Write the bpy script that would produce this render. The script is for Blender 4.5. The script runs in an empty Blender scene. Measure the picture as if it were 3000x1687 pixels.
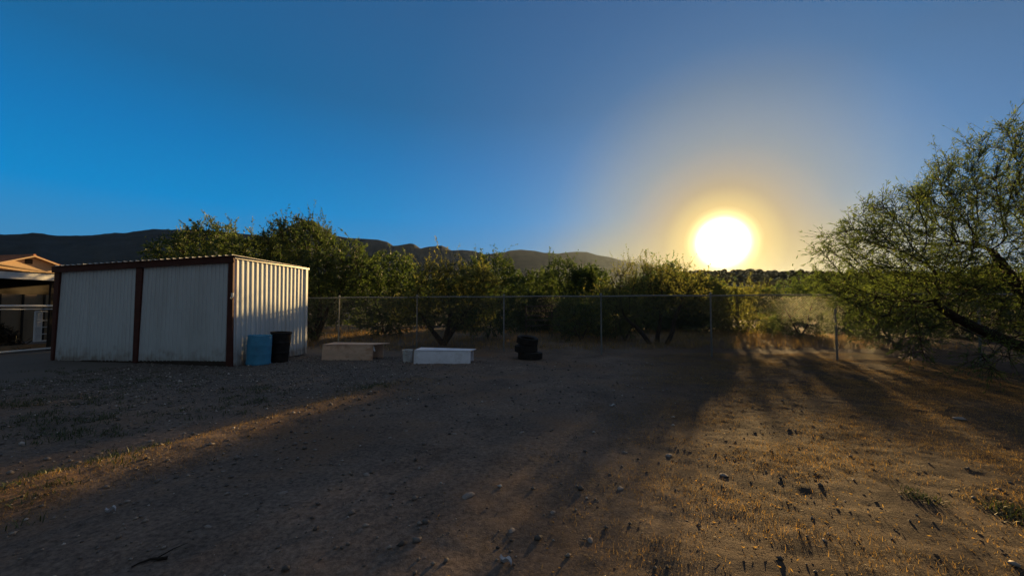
import bpy, math, random
import numpy as np
from mathutils import Vector, Matrix

SC = bpy.context.scene
COL = SC.collection
R = math.radians

# ------------------------------------------------------------------ camera
EYE = 1.5
F = 1167.0
PITCH = R(2.53)
cam = bpy.data.objects.new('camera', bpy.data.cameras.new('camera'))
COL.objects.link(cam)
cam.location = (0, 0, EYE)
cam.rotation_euler = (R(90) + PITCH, 0, 0)
cam.data.sensor_width = 36
cam.data.lens = F / 3000 * 36
cam.data.clip_start = 0.05
cam.data.clip_end = 12000
SC.camera = cam

# ------------------------------------------------------------------ sky and sun
SUN_AZ, SUN_EL = R(28.0), R(8.0)
SUN_DIR = Vector((math.sin(SUN_AZ) * math.cos(SUN_EL), math.cos(SUN_AZ) * math.cos(SUN_EL), math.sin(SUN_EL)))
SKY_SHARE = 0.05
sun_l = bpy.data.lights.new('sun', 'SUN')
sun_l.energy = 5.0
sun_l.angle = R(1.0)
sun_l.color = (1.0, 0.64, 0.26)
sun = bpy.data.objects.new('sun', sun_l)
COL.objects.link(sun)
sun.rotation_euler = (-SUN_DIR).to_track_quat('-Z', 'Y').to_euler()
sun.location = SUN_DIR * 60

w = bpy.data.worlds.new('World')
SC.world = w
w.use_nodes = True
nt = w.node_tree
nt.nodes.clear()


def nd(tree, typ, **kw):
    n = tree.nodes.new(typ)
    for k, v in kw.items():
        setattr(n, k, v)
    return n


def ramp(tree, stops, interp='LINEAR'):
    n = tree.nodes.new('ShaderNodeValToRGB')
    cr = n.color_ramp
    cr.interpolation = interp
    while len(cr.elements) < len(stops):
        cr.elements.new(0.5)
    for e, (p, c) in zip(cr.elements, stops):
        e.position = p
        e.color = (c[0], c[1], c[2], c[3] if len(c) > 3 else 1)
    return n


def mth(tree, op, a, b=None):
    n = tree.nodes.new('ShaderNodeMath')
    n.operation = op
    for i, v in enumerate((a, b)):
        if v is None:
            continue
        if isinstance(v, (int, float)):
            n.inputs[i].default_value = v
        else:
            tree.links.new(v, n.inputs[i])
    return n.outputs[0]


def mixc(tree, fac, a, b, mode='MIX'):
    n = tree.nodes.new('ShaderNodeMix')
    n.data_type = 'RGBA'
    n.blend_type = mode
    n.clamp_result = False
    for sock, v in ((n.inputs[0], fac), (n.inputs[6], a), (n.inputs[7], b)):
        if isinstance(v, (int, float)):
            sock.default_value = v
        elif isinstance(v, tuple):
            sock.default_value = (v[0], v[1], v[2], 1)
        else:
            tree.links.new(v, sock)
    return n.outputs[2]


def build_sky():
    tc = nd(nt, 'ShaderNodeTexCoord')
    nrm = nd(nt, 'ShaderNodeVectorMath', operation='NORMALIZE')
    nt.links.new(tc.outputs['Generated'], nrm.inputs[0])
    dot = nd(nt, 'ShaderNodeVectorMath', operation='DOT_PRODUCT')
    nt.links.new(nrm.outputs[0], dot.inputs[0])
    dot.inputs[1].default_value = SUN_DIR
    sep = nd(nt, 'ShaderNodeSeparateXYZ')
    nt.links.new(nrm.outputs[0], sep.inputs[0])
    theta = mth(nt, 'ARCCOSINE', mth(nt, 'MINIMUM', dot.outputs['Value'], 0.999999))   # angle from the sun
    th = mth(nt, 'DIVIDE', theta, R(90))
    el = mth(nt, 'DIVIDE', mth(nt, 'ARCSINE', sep.outputs['Z']), R(90))
    d = lambda deg: deg / 90.0
    # clear air by elevation, away from the sun; unseen zenith brightened as fill
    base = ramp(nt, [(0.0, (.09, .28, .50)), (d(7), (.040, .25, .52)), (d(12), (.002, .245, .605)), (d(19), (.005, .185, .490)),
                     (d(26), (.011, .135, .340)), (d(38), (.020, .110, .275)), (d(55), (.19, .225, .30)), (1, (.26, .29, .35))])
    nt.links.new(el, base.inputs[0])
    # the air towards the sun: forward scattering by fine dust
    near = ramp(nt, [(0.0, (.56, .37, .13)), (d(4), (.48, .35, .14)), (d(6.5), (.40, .31, .19)), (d(9), (.32, .30, .28)), (d(13), (.32, .325, .31)),
                     (d(18), (.35, .355, .34)), (d(23), (.26, .32, .46)), (d(34), (.27, .30, .50)), (1, (.2, .28, .5))])
    nt.links.new(th, near.inputs[0])
    fac = ramp(nt, [(0.0, (1, 1, 1)), (d(9), (1, 1, 1)), (d(13), (.72,) * 3), (d(18), (.39,) * 3), (d(23), (.22,) * 3), (d(28), (.14,) * 3), (d(34), (.09,) * 3), (d(45), (.03,) * 3), (d(62), (0, 0, 0)), (1, (0, 0, 0))])
    nt.links.new(th, fac.inputs[0])
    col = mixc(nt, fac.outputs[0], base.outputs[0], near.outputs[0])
    # the dull sky behind the camera, unseen, toned to set the shed's fill
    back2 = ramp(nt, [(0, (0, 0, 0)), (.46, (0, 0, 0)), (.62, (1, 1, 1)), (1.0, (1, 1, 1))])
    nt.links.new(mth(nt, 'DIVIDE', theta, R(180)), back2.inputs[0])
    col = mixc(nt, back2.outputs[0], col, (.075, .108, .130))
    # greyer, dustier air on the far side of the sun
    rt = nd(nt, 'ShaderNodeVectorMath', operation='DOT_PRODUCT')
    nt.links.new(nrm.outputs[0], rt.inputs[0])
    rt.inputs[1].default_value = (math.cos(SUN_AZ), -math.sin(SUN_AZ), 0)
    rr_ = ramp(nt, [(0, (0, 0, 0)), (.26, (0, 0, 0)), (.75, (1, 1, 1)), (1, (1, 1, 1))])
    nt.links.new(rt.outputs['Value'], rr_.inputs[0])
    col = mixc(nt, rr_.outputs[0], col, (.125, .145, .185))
    # low warm band along the horizon on the sun's side
    band_e = ramp(nt, [(0, (1, 1, 1)), (d(5), (.8,) * 3), (d(13), (0, 0, 0)), (1, (0, 0, 0))], 'EASE')
    nt.links.new(mth(nt, 'ABSOLUTE', el), band_e.inputs[0])
    band_t = ramp(nt, [(0, (1, 1, 1)), (d(9), (1, 1, 1)), (d(30), (0, 0, 0)), (1, (0, 0, 0))], 'EASE')
    nt.links.new(th, band_t.inputs[0])
    bf = mth(nt, 'MULTIPLY', mth(nt, 'MULTIPLY', band_e.outputs[0], band_t.outputs[0]), 0.75)
    col = mixc(nt, bf, col, (.44, .31, .09))
    # physical sky mixed in
    s = nd(nt, 'ShaderNodeTexSky', sky_type='NISHITA', sun_disc=False, sun_elevation=SUN_EL, sun_rotation=SUN_AZ,
           altitude=1200, air_density=1.0, dust_density=0.3, ozone_density=3.0)
    ns = nd(nt, 'ShaderNodeVectorMath', operation='SCALE')
    nt.links.new(s.outputs[0], ns.inputs[0])
    ns.inputs['Scale'].default_value = 0.07
    col = mixc(nt, SKY_SHARE, col, ns.outputs[0])
    # the aureole round the sun
    aur = ramp(nt, [(0.0, (1, .97, .88)), (d(1.9), (1, .95, .80)), (d(3.3), (.24, .185, .08)), (d(4.4), (.065, .042, .010)), (d(7), (.012, .006, .001)), (d(12), (0, 0, 0)), (1, (0, 0, 0))])
    nt.links.new(th, aur.inputs[0])
    ag = nd(nt, 'ShaderNodeVectorMath', operation='SCALE')
    nt.links.new(aur.outputs[0], ag.inputs[0])
    ag.inputs['Scale'].default_value = 4.0
    ad = nd(nt, 'ShaderNodeVectorMath', operation='ADD')
    nt.links.new(col, ad.inputs[0])
    nt.links.new(ag.outputs[0], ad.inputs[1])
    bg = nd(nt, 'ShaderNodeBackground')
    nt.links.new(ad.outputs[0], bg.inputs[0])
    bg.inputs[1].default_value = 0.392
    out = nd(nt, 'ShaderNodeOutputWorld')
    nt.links.new(bg.outputs[0], out.inputs[0])


build_sky()
SC.view_settings.view_transform = 'Standard'
SC.view_settings.look = 'None'
SC.view_settings.exposure = 1.35
SC.view_settings.gamma = 1
SC.cycles.max_bounces = 6
SC.cycles.diffuse_bounces = 3
SC.cycles.transparent_max_bounces = 8

# ------------------------------------------------------------------ helpers
CP, SP = math.cos(PITCH), math.sin(PITCH)


def ray(px, py):
    a = (px - 1500) / F
    b = (843.5 - py) / F
    return Vector((a, CP - SP * b, SP + CP * b))


def at(px, py, Y):
    d = ray(px, py)
    t = Y / d.y
    return Vector((d.x * t, Y, EYE + d.z * t))


def on_plane(px, py, p, n):
    d = ray(px, py)
    o = Vector((0, 0, EYE))
    t = (Vector(p) - o).dot(Vector(n)) / d.dot(Vector(n))
    return o + d * t


def ground_at(px, py, z=0.0):
    return on_plane(px, py, (0, 0, z), (0, 0, 1))


def hash2(ix, iy, seed):
    h = (ix.astype(np.int64) * 374761393 + iy.astype(np.int64) * 668265263 + seed * 1442695041) & 0xFFFFFFFF
    h = ((h ^ (h >> 13)) * 1274126177) & 0xFFFFFFFF
    return ((h ^ (h >> 16)) & 0xFFFF) / 65535.0


def noise2(x, y, scale, seed):
    x = np.asarray(x, float) / scale
    y = np.asarray(y, float) / scale
    ix, iy = np.floor(x), np.floor(y)
    fx, fy = x - ix, y - iy
    fx, fy = fx * fx * (3 - 2 * fx), fy * fy * (3 - 2 * fy)
    a, b = hash2(ix, iy, seed), hash2(ix + 1, iy, seed)
    c, d = hash2(ix, iy + 1, seed), hash2(ix + 1, iy + 1, seed)
    return (a * (1 - fx) + b * fx) * (1 - fy) + (c * (1 - fx) + d * fx) * fy - 0.5


def sstep(a, b, x):
    t = np.clip((x - a) / (b - a), 0, 1)
    return t * t * (3 - 2 * t)


def gh(x, y):
    """Height of the yard's surface."""
    x = np.asarray(x, float)
    y = np.asarray(y, float)
    near = 1 - sstep(25, 60, np.hypot(x, y))
    h = 0.050 * noise2(x, y, 3.1, 1) + 0.022 * noise2(x, y, 0.9, 2) + 0.013 * noise2(x * .8 - y * .6, x * .6 + y * .8, 0.33, 3) + 0.012 * noise2(x * .5 + y * .87, -x * .87 + y * .5, 0.13, 4)
    rough = sstep(-0.2, 1.6, x - 0.42 * y + 0.9) * (1 - sstep(12, 15, y))
    rough = np.maximum(rough, 0.35 * (1 - sstep(2.5, 5.0, y)))
    xr, yr = x * .8 - y * .6, x * .6 + y * .8
    x2, y2 = x * .5 + y * .87, -x * .87 + y * .5
    h = h + rough * (0.030 * noise2(xr * .45, yr, 0.8, 5) + 0.008 * noise2(x * .30 + y * .1, y, 0.22, 6) + 0.007 * noise2(x * .4 - y * .12, y, 0.13, 7)
                     + 0.009 * noise2(x2, y2, 0.10, 8) + 0.010 * noise2(xr, yr, 0.075, 12))
    # small berm and rut along the drive's edge
    t = (y - 3.0) / 3.9
    cx = -3.85 + 1.5 * t + 0.25 * noise2(y, y * 0, 1.1, 9)
    m = sstep(-0.5, 0.1, t) * (1 - sstep(1.0, 1.45, t))
    h = h + m * (0.075 * np.exp(-((x - cx + 0.1) / 0.30) ** 2) - 0.035 * np.exp(-((x - cx - 0.5) / 0.22) ** 2))
    h = h + m * 0.02 * noise2(x, y, 0.17, 11) * np.exp(-((x - cx) / 0.6) ** 2)
    return h * near


def ghs(x, y):
    return float(gh(np.array([x]), np.array([y]))[0])


def raw_mesh(name, verts, faces_flat, nper, mats, parent=None, smooth=False):
    """A mesh object from arrays; faces_flat is (n, nper)."""
    me = bpy.data.meshes.new(name)
    verts = np.asarray(verts, np.float32)
    fl = np.asarray(faces_flat, np.int32).reshape(-1, nper)
    me.vertices.add(len(verts))
    me.vertices.foreach_set('co', verts.ravel())
    me.loops.add(fl.size)
    me.loops.foreach_set('vertex_index', fl.ravel())
    me.polygons.add(len(fl))
    me.polygons.foreach_set('loop_start', np.arange(len(fl), dtype=np.int32) * nper)
    me.update(calc_edges=True)
    if smooth:
        me.polygons.foreach_set('use_smooth', np.ones(len(fl), bool))
    for m in (mats if isinstance(mats, (list, tuple)) else [mats]):
        me.materials.append(m)
    o = bpy.data.objects.new(name, me)
    COL.objects.link(o)
    if parent:
        o.parent = parent
    return o


class MB:
    """Collects shapes; build() links them as one mesh object."""

    def __init__(s):
        s.v, s.f = [], []

    def add(s, vs, fs):
        b = len(s.v)
        s.v += [tuple(v) for v in vs]
        s.f += [tuple(i + b for i in f) for f in fs]
        return s

    def hexa(s, p):
        """p: eight corners, bottom ring of four then top ring of four."""
        return s.add(p, [(3, 2, 1, 0), (4, 5, 6, 7), (0, 1, 5, 4), (1, 2, 6, 5), (2, 3, 7, 6), (3, 0, 4, 7)])

    def box(s, c, d, rz=0.0, ry=0.0):
        m = Matrix.Rotation(rz, 3, 'Z') @ Matrix.Rotation(ry, 3, 'Y')
        q = []
        for z in (-1, 1):
            for x, y in ((-1, -1), (1, -1), (1, 1), (-1, 1)):
                q.append(Vector(c) + m @ Vector((x * d[0] / 2, y * d[1] / 2, z * d[2] / 2)))
        return s.hexa(q)

    def slab(s, quad, n):
        """A plate: quad's four corners, thickened by vector n."""
        q = [Vector(p) for p in quad]
        n = Vector(n)
        return s.hexa(q + [p + n for p in q])

    def tube(s, pts, rad, k=8, caps=True):
        pts = [Vector(p) for p in pts]
        if not isinstance(rad, (list, tuple)):
            rad = [rad] * len(pts)
        vs, fs = [], []
        u = None
        for i, p in enumerate(pts):
            t = (pts[min(i + 1, len(pts) - 1)] - pts[max(i - 1, 0)])
            if t.length < 1e-9:
                t = Vector((0, 0, 1))
            t.normalize()
            if u is None:
                u = t.orthogonal().normalized()
            else:
                u = (u - t * u.dot(t))
                u = u.normalized() if u.length > 1e-6 else t.orthogonal().normalized()
            v = t.cross(u)
            for j in range(k):
                a = 2 * math.pi * j / k
                vs.append(p + (u * math.cos(a) + v * math.sin(a)) * rad[i])
        for i in range(len(pts) - 1):
            for j in range(k):
                fs.append((i * k + j, i * k + (j + 1) % k, (i + 1) * k + (j + 1) % k, (i + 1) * k + j))
        if caps:
            fs.append(tuple(range(k - 1, -1, -1)))
            fs.append(tuple((len(pts) - 1) * k + j for j in range(k)))
        return s.add(vs, fs)

    def lathe(s, prof, k=28, c=(0, 0, 0), m=None, closed=False):
        """prof: (r, z) pairs."""
        vs, fs = [], []
        m = m or Matrix.Identity(3)
        for r, z in prof:
            for j in range(k):
                a = 2 * math.pi * j / k
                vs.append(Vector(c) + m @ Vector((r * math.cos(a), r * math.sin(a), z)))
        n = len(prof)
        for i in range(n if closed else n - 1):
            i2 = (i + 1) % n
            for j in range(k):
                fs.append((i * k + j, i * k + (j + 1) % k, i2 * k + (j + 1) % k, i2 * k + j))
        return s.add(vs, fs)

    def build(s, name, mat, parent=None, smooth=False, bevel=0.0):
        me = bpy.data.meshes.new(name)
        me.from_pydata(s.v, [], s.f)
        me.materials.append(mat)
        o = bpy.data.objects.new(name, me)
        COL.objects.link(o)
        if parent:
            o.parent = parent
            o.matrix_parent_inverse = Matrix.Translation(-Vector(parent.location))
        if smooth:
            me.polygons.foreach_set('use_smooth', np.ones(len(me.polygons), bool))
            try:
                me.set_sharp_from_angle(angle=R(40))
            except Exception:
                pass
        if bevel:
            b = o.modifiers.new('bevel', 'BEVEL')
            b.width = bevel
            b.segments = 2
            b.limit_method = 'ANGLE'
        me.update()
        return o


def tag(o, label=None, cat=None, group=None, kind=None):
    if label:
        o['label'] = label
    if cat:
        o['category'] = cat
    if group:
        o['group'] = group
    if kind:
        o['kind'] = kind
    return o


def thing(name, loc, label, cat, group=None):
    o = bpy.data.objects.new(name, None)
    COL.objects.link(o)
    o.empty_display_size = 0.2
    o.location = loc
    return tag(o, label, cat, group)


# ------------------------------------------------------------------ materials
def material(name, col, rough=0.8, var=0.25, scale=3.0, spec=0.3, metal=0.0, bump=0.0, bscale=60.0, stain=None, stain_amt=0.5, stain_scale=2.0, stretch=(1, 1, 1), coords='Object'):
    m = bpy.data.materials.new(name)
    m.use_nodes = True
    t = m.node_tree
    p = t.nodes['Principled BSDF']
    tc = nd(t, 'ShaderNodeTexCoord')
    mp = nd(t, 'ShaderNodeMapping')
    mp.inputs['Scale'].default_value = stretch
    t.links.new(tc.outputs[coords], mp.inputs[0])
    n = nd(t, 'ShaderNodeTexNoise')
    n.inputs['Scale'].default_value = scale
    n.inputs['Detail'].default_value = 6
    n.inputs['Roughness'].default_value = 0.65
    t.links.new(mp.outputs[0], n.inputs[0])
    lo = tuple(c * (1 - var) for c in col)
    hi = tuple(min(1, c * (1 + var)) for c in col)
    r = ramp(t, [(0.3, lo), (0.7, hi)])
    t.links.new(n.outputs[0], r.inputs[0])
    c = r.outputs[0]
    if stain:
        n2 = nd(t, 'ShaderNodeTexNoise')
        n2.inputs['Scale'].default_value = stain_scale
        n2.inputs['Detail'].default_value = 8
        n2.inputs['Roughness'].default_value = 0.7
        t.links.new(mp.outputs[0], n2.inputs[0])
        r2 = ramp(t, [(0.5, (0, 0, 0)), (0.68, (stain_amt,) * 3)])
        t.links.new(n2.outputs[0], r2.inputs[0])
        c = mixc(t, r2.outputs[0], c, stain)
    t.links.new(c, p.inputs['Base Color'])
    p.inputs['Roughness'].default_value = rough
    p.inputs['Metallic'].default_value = metal
    p.inputs['Specular IOR Level'].default_value = spec
    if bump:
        n3 = nd(t, 'ShaderNodeTexNoise')
        n3.inputs['Scale'].default_value = bscale
        n3.inputs['Detail'].default_value = 4
        t.links.new(mp.outputs[0], n3.inputs[0])
        b = nd(t, 'ShaderNodeBump')
        b.inputs['Strength'].default_value = bump
        b.inputs['Distance'].default_value = 0.01
        t.links.new(n3.outputs[0], b.inputs['Height'])
        t.links.new(b.outputs[0], p.inputs['Normal'])
    return m


def leaf_material(name, a, b, trans=0.45):
    m = bpy.data.materials.new(name)
    m.use_nodes = True
    t = m.node_tree
    t.nodes.clear()
    g = nd(t, 'ShaderNodeNewGeometry')
    r = ramp(t, [(0.0, a), (0.55, tuple((x + y) / 2 for x, y in zip(a, b))), (0.9, b), (1.0, (b[0] * 1.5, b[1] * 1.25, b[2]))])
    t.links.new(g.outputs['Random Per Island'], r.inputs[0])
    df = nd(t, 'ShaderNodeBsdfDiffuse')
    tr = nd(t, 'ShaderNodeBsdfTranslucent')
    t.links.new(r.outputs[0], df.inputs[0])
    yel = mixc(t, 1.0, r.outputs[0], (1.45, 1.4, 0.8), 'MULTIPLY')
    t.links.new(yel, tr.inputs[0])
    mx = nd(t, 'ShaderNodeMixShader')
    mx.inputs[0].default_value = trans
    t.links.new(df.outputs[0], mx.inputs[1])
    t.links.new(tr.outputs[0], mx.inputs[2])
    gl = nd(t, 'ShaderNodeBsdfGlossy')
    gl.inputs['Roughness'].default_value = 0.5
    gl.inputs[0].default_value = (1, 1, 1, 1)
    mx2 = nd(t, 'ShaderNodeMixShader')
    mx2.inputs[0].default_value = 0.03
    t.links.new(mx.outputs[0], mx2.inputs[1])
    t.links.new(gl.outputs[0], mx2.inputs[2])
    o = nd(t, 'ShaderNodeOutputMaterial')
    t.links.new(mx2.outputs[0], o.inputs[0])
    return m


def sheet_material(name, *a, **k):
    m = material(name, *a, **k)
    t = m.node_tree
    p = t.nodes['Principled BSDF']
    src = p.inputs['Base Color'].links[0].from_socket
    tc = nd(t, 'ShaderNodeTexCoord')
    sp = nd(t, 'ShaderNodeSeparateXYZ')
    t.links.new(tc.outputs['Object'], sp.inputs[0])
    n = nd(t, 'ShaderNodeTexNoise')
    n.inputs['Scale'].default_value = 5
    n.inputs['Detail'].default_value = 7
    t.links.new(tc.outputs['Object'], n.inputs[0])
    h = mth(t, 'ADD', sp.outputs['Z'], mth(t, 'MULTIPLY', mth(t, 'SUBTRACT', n.outputs[0], .5), .9))
    r = ramp(t, [(0.0, (.75,) * 3), (.16, (.40,) * 3), (.34, (.08,) * 3), (.6, (0, 0, 0)), (1, (0, 0, 0))])
    t.links.new(h, r.inputs[0])
    c = mixc(t, r.outputs[0], src, (.22, .165, .12))
    # rust runs down the sheets
    mp = nd(t, 'ShaderNodeMapping')
    mp.inputs['Scale'].default_value = (9, 9, .35)
    t.links.new(tc.outputs['Object'], mp.inputs[0])
    n2 = nd(t, 'ShaderNodeTexNoise')
    n2.inputs['Scale'].default_value = 1.0
    n2.inputs['Detail'].default_value = 6
    t.links.new(mp.outputs[0], n2.inputs[0])
    r2 = ramp(t, [(.60, (0, 0, 0)), (.75, (.40,) * 3)])
    t.links.new(n2.outputs[0], r2.inputs[0])
    c = mixc(t, r2.outputs[0], c, (.36, .33, .29))
    t.links.new(c, p.inputs['Base Color'])
    return m


M = dict(
    panel=sheet_material('white_sheet_metal', (.60, .655, .68), .5, .06, 1.5, .4, stain=(.40, .40, .38), stain_amt=.25, stain_scale=1.3, stretch=(1, 1, .35)),
    red=material('oxide_red_paint', (.080, .024, .017), .65, .25, 4, .3, stain=(.06, .025, .02), stain_amt=.6),
    dark_board=material('weathered_board', (.05, .038, .03), .9, .3, 6),
    roof_metal=material('galvanised_roof', (.55, .54, .5), .45, .15, 3, .5, metal=.3),
    galv=material('galvanised_steel', (.22, .235, .24), .55, .15, 12, .5, metal=.35),
    wire=material('galvanised_wire', (.18, .195, .20), .5, .1, 5, .5, metal=.4),
    blue=material('blue_plastic', (.065, .290, .480), .55, .14, 5, .3, stain=(.10, .20, .32), stain_amt=.4, stain_scale=4),
    black=material('black_plastic', (.012, .011, .011), .6, .3, 7, .3, stain=(.05, .042, .036), stain_amt=.5, stain_scale=5),
    rusty=material('weathered_tub', (.64, .46, .34), .75, .15, 5, .25, stain=(.34, .15, .07), stain_amt=.7, stain_scale=2.2, stretch=(1, 1, 1.8), bump=.3),
    tub=material('white_enamel', (.82, .85, .95), .5, .07, 3, .4, stain=(.40, .38, .36), stain_amt=.4, stain_scale=5, bump=.1),
    bucket=material('dirty_white_plastic', (.58, .60, .60), .6, .1, 8, .3, stain=(.24, .11, .05), stain_amt=.7, stain_scale=7),
    rubber=material('tyre_rubber', (.028, .026, .025), .75, .3, 9, .25, stain=(.06, .05, .042), stain_amt=.7, stain_scale=6),
    white=material('white_pipe_paint', (.68, .69, .68), .5, .08, 6, .4),
    tan=material('tan_board', (.27, .195, .12), .8, .15, 3, .2, stretch=(1, 1, .3)),
    stucco=material('tan_stucco', (.46, .34, .22), .9, .1, 6, .15, bump=.3, bscale=40),
    tile=material('clay_tile', (.38, .17, .09), .8, .3, 3, .2),
    glass=material('dark_glass', (.02, .022, .025), .15, .2, 2, .5),
    dark=material('dark_shed_timber', (.03, .025, .02), .9, .3, 4),
    pipe=material('brown_pipe', (.10, .075, .055), .7, .3, 8, .3, metal=.2),
    bark=material('bark', (.050, .038, .030), .95, .4, 14, .1, bump=.8, bscale=35, stretch=(1, 1, .4)),
    stone=material('pale_stone', (.26, .225, .20), .85, .25, 14, .2, bump=.4),
    paper=material('pale_scrap', (.55, .56, .60), .8, .1, 6, .2),
    stick=material('dark_stick', (.030, .024, .020), .95, .3, 10, .1),
    straw=leaf_material('straw', (.12, .080, .034), (.36, .24, .095), .6),
    weed=leaf_material('weed_leaf', (.030, .045, .018), (.060, .080, .028), .3),
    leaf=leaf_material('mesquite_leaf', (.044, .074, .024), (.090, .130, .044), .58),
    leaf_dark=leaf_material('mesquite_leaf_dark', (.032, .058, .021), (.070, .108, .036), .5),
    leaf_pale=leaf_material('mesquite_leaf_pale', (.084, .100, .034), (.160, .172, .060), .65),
)


# ------------------------------------------------------------------ ground
def ground_material():
    m = bpy.data.materials.new('dry_dirt')
    m.use_nodes = True
    t = m.node_tree
    p = t.nodes['Principled BSDF']
    tc = nd(t, 'ShaderNodeTexCoord')

    def noise(sc, det=5, ro=.6):
        n = nd(t, 'ShaderNodeTexNoise')
        n.inputs['Scale'].default_value = sc
        n.inputs['Detail'].default_value = det
        n.inputs['Roughness'].default_value = ro
        t.links.new(tc.outputs['Object'], n.inputs[0])
        return n.outputs[0]
    r1 = ramp(t, [(.28, (.085, .070, .060)), (.50, (.165, .130, .108)), (.74, (.270, .208, .168))])
    t.links.new(noise(1.1, 9, .68), r1.inputs[0])
    r2 = ramp(t, [(.33, (.42, .42, .43)), (.66, (1.5, 1.47, 1.43))])
    t.links.new(noise(26, 4, .7), r2.inputs[0])
    c = mixc(t, .8, r1.outputs[0], r2.outputs[0], 'MULTIPLY')
    # rusty straw-strewn patches
    r3 = ramp(t, [(.48, (0, 0, 0)), (.66, (.8, .8, .8))])
    t.links.new(noise(.55, 7, .65), r3.inputs[0])
    c = mixc(t, r3.outputs[0], c, (.165, .098, .056))
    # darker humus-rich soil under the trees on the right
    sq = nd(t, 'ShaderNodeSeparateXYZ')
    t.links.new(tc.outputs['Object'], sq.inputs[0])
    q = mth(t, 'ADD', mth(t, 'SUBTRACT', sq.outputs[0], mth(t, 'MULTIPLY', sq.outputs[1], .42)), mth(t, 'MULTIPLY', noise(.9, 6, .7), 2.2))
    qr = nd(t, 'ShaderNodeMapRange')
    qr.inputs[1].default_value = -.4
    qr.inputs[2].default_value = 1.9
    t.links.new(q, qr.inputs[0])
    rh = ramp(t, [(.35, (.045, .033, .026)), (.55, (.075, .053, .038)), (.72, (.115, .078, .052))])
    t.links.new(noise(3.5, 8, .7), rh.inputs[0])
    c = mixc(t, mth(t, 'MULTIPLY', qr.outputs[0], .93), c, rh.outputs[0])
    # grey grit in the drive
    sx = nd(t, 'ShaderNodeSeparateXYZ')
    t.links.new(tc.outputs['Object'], sx.inputs[0])
    gx = nd(t, 'ShaderNodeMapRange')
    gx.inputs[1].default_value = -1.0
    gx.inputs[2].default_value = -4.0
    t.links.new(sx.outputs[0], gx.inputs[0])
    gy = nd(t, 'ShaderNodeMapRange')
    gy.inputs[1].default_value = 5.5
    gy.inputs[2].default_value = 8.0
    t.links.new(sx.outputs[1], gy.inputs[0])
    gf = mth(t, 'MULTIPLY', mth(t, 'MULTIPLY', gx.outputs[0], gy.outputs[0]), .75)
    c = mixc(t, gf, c, (.125, .120, .115))
    # pebbles
    v = nd(t, 'ShaderNodeTexVoronoi')
    v.inputs['Scale'].default_value = 45
    t.links.new(tc.outputs['Object'], v.inputs[0])
    rv = ramp(t, [(0, (1, 1, 1)), (.18, (.5, .5, .5)), (.30, (0, 0, 0))])
    t.links.new(v.outputs['Distance'], rv.inputs[0])
    vc = ramp(t, [(.55, (0, 0, 0)), (.8, (1, 1, 1))])
    t.links.new(v.outputs['Color'], vc.inputs[0])
    pf = mth(t, 'MULTIPLY', mth(t, 'MULTIPLY', rv.outputs[0], vc.outputs[0]), .6)
    c = mixc(t, pf, c, (.26, .22, .19))
    t.links.new(c, p.inputs['Base Color'])
    p.inputs['Roughness'].default_value = .95
    p.inputs['Specular IOR Level'].default_value = .1
    b = nd(t, 'ShaderNodeBump')
    b.inputs['Strength'].default_value = .9
    b.inputs['Distance'].default_value = .02
    hh = mth(t, 'ADD', noise(38, 6, .7), mth(t, 'MULTIPLY', pf, .8))
    t.links.new(hh, b.inputs['Height'])
    t.links.new(b.outputs[0], p.inputs['Normal'])
    return m


def axis(dense0, dense1, step, lo, hi, grow=1.22):
    a = list(np.arange(dense0, dense1 + 1e-6, step))
    s, v = step, dense1
    while v < hi:
        s *= grow
        v += s
        a.append(min(v, hi))
    s, v = step, dense0
    pre = []
    while v > lo:
        s *= grow
        v -= s
        pre.append(max(v, lo))
    return np.array(pre[::-1] + a)


xs = axis(-9.5, 11.5, 0.035, -3600, 3600)
ys = axis(1.4, 12.5, 0.035, -300, 3500)
GX, GY = np.meshgrid(xs, ys)
GZ = gh(GX, GY)
nx, ny = len(xs), len(ys)
idx = np.arange(nx * ny).reshape(ny, nx)
quads = np.stack([idx[:-1, :-1], idx[:-1, 1:], idx[1:, 1:], idx[1:, :-1]], -1).reshape(-1, 4)
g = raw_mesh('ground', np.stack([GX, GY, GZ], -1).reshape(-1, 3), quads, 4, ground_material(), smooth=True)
tag(g, kind='structure')


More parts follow.
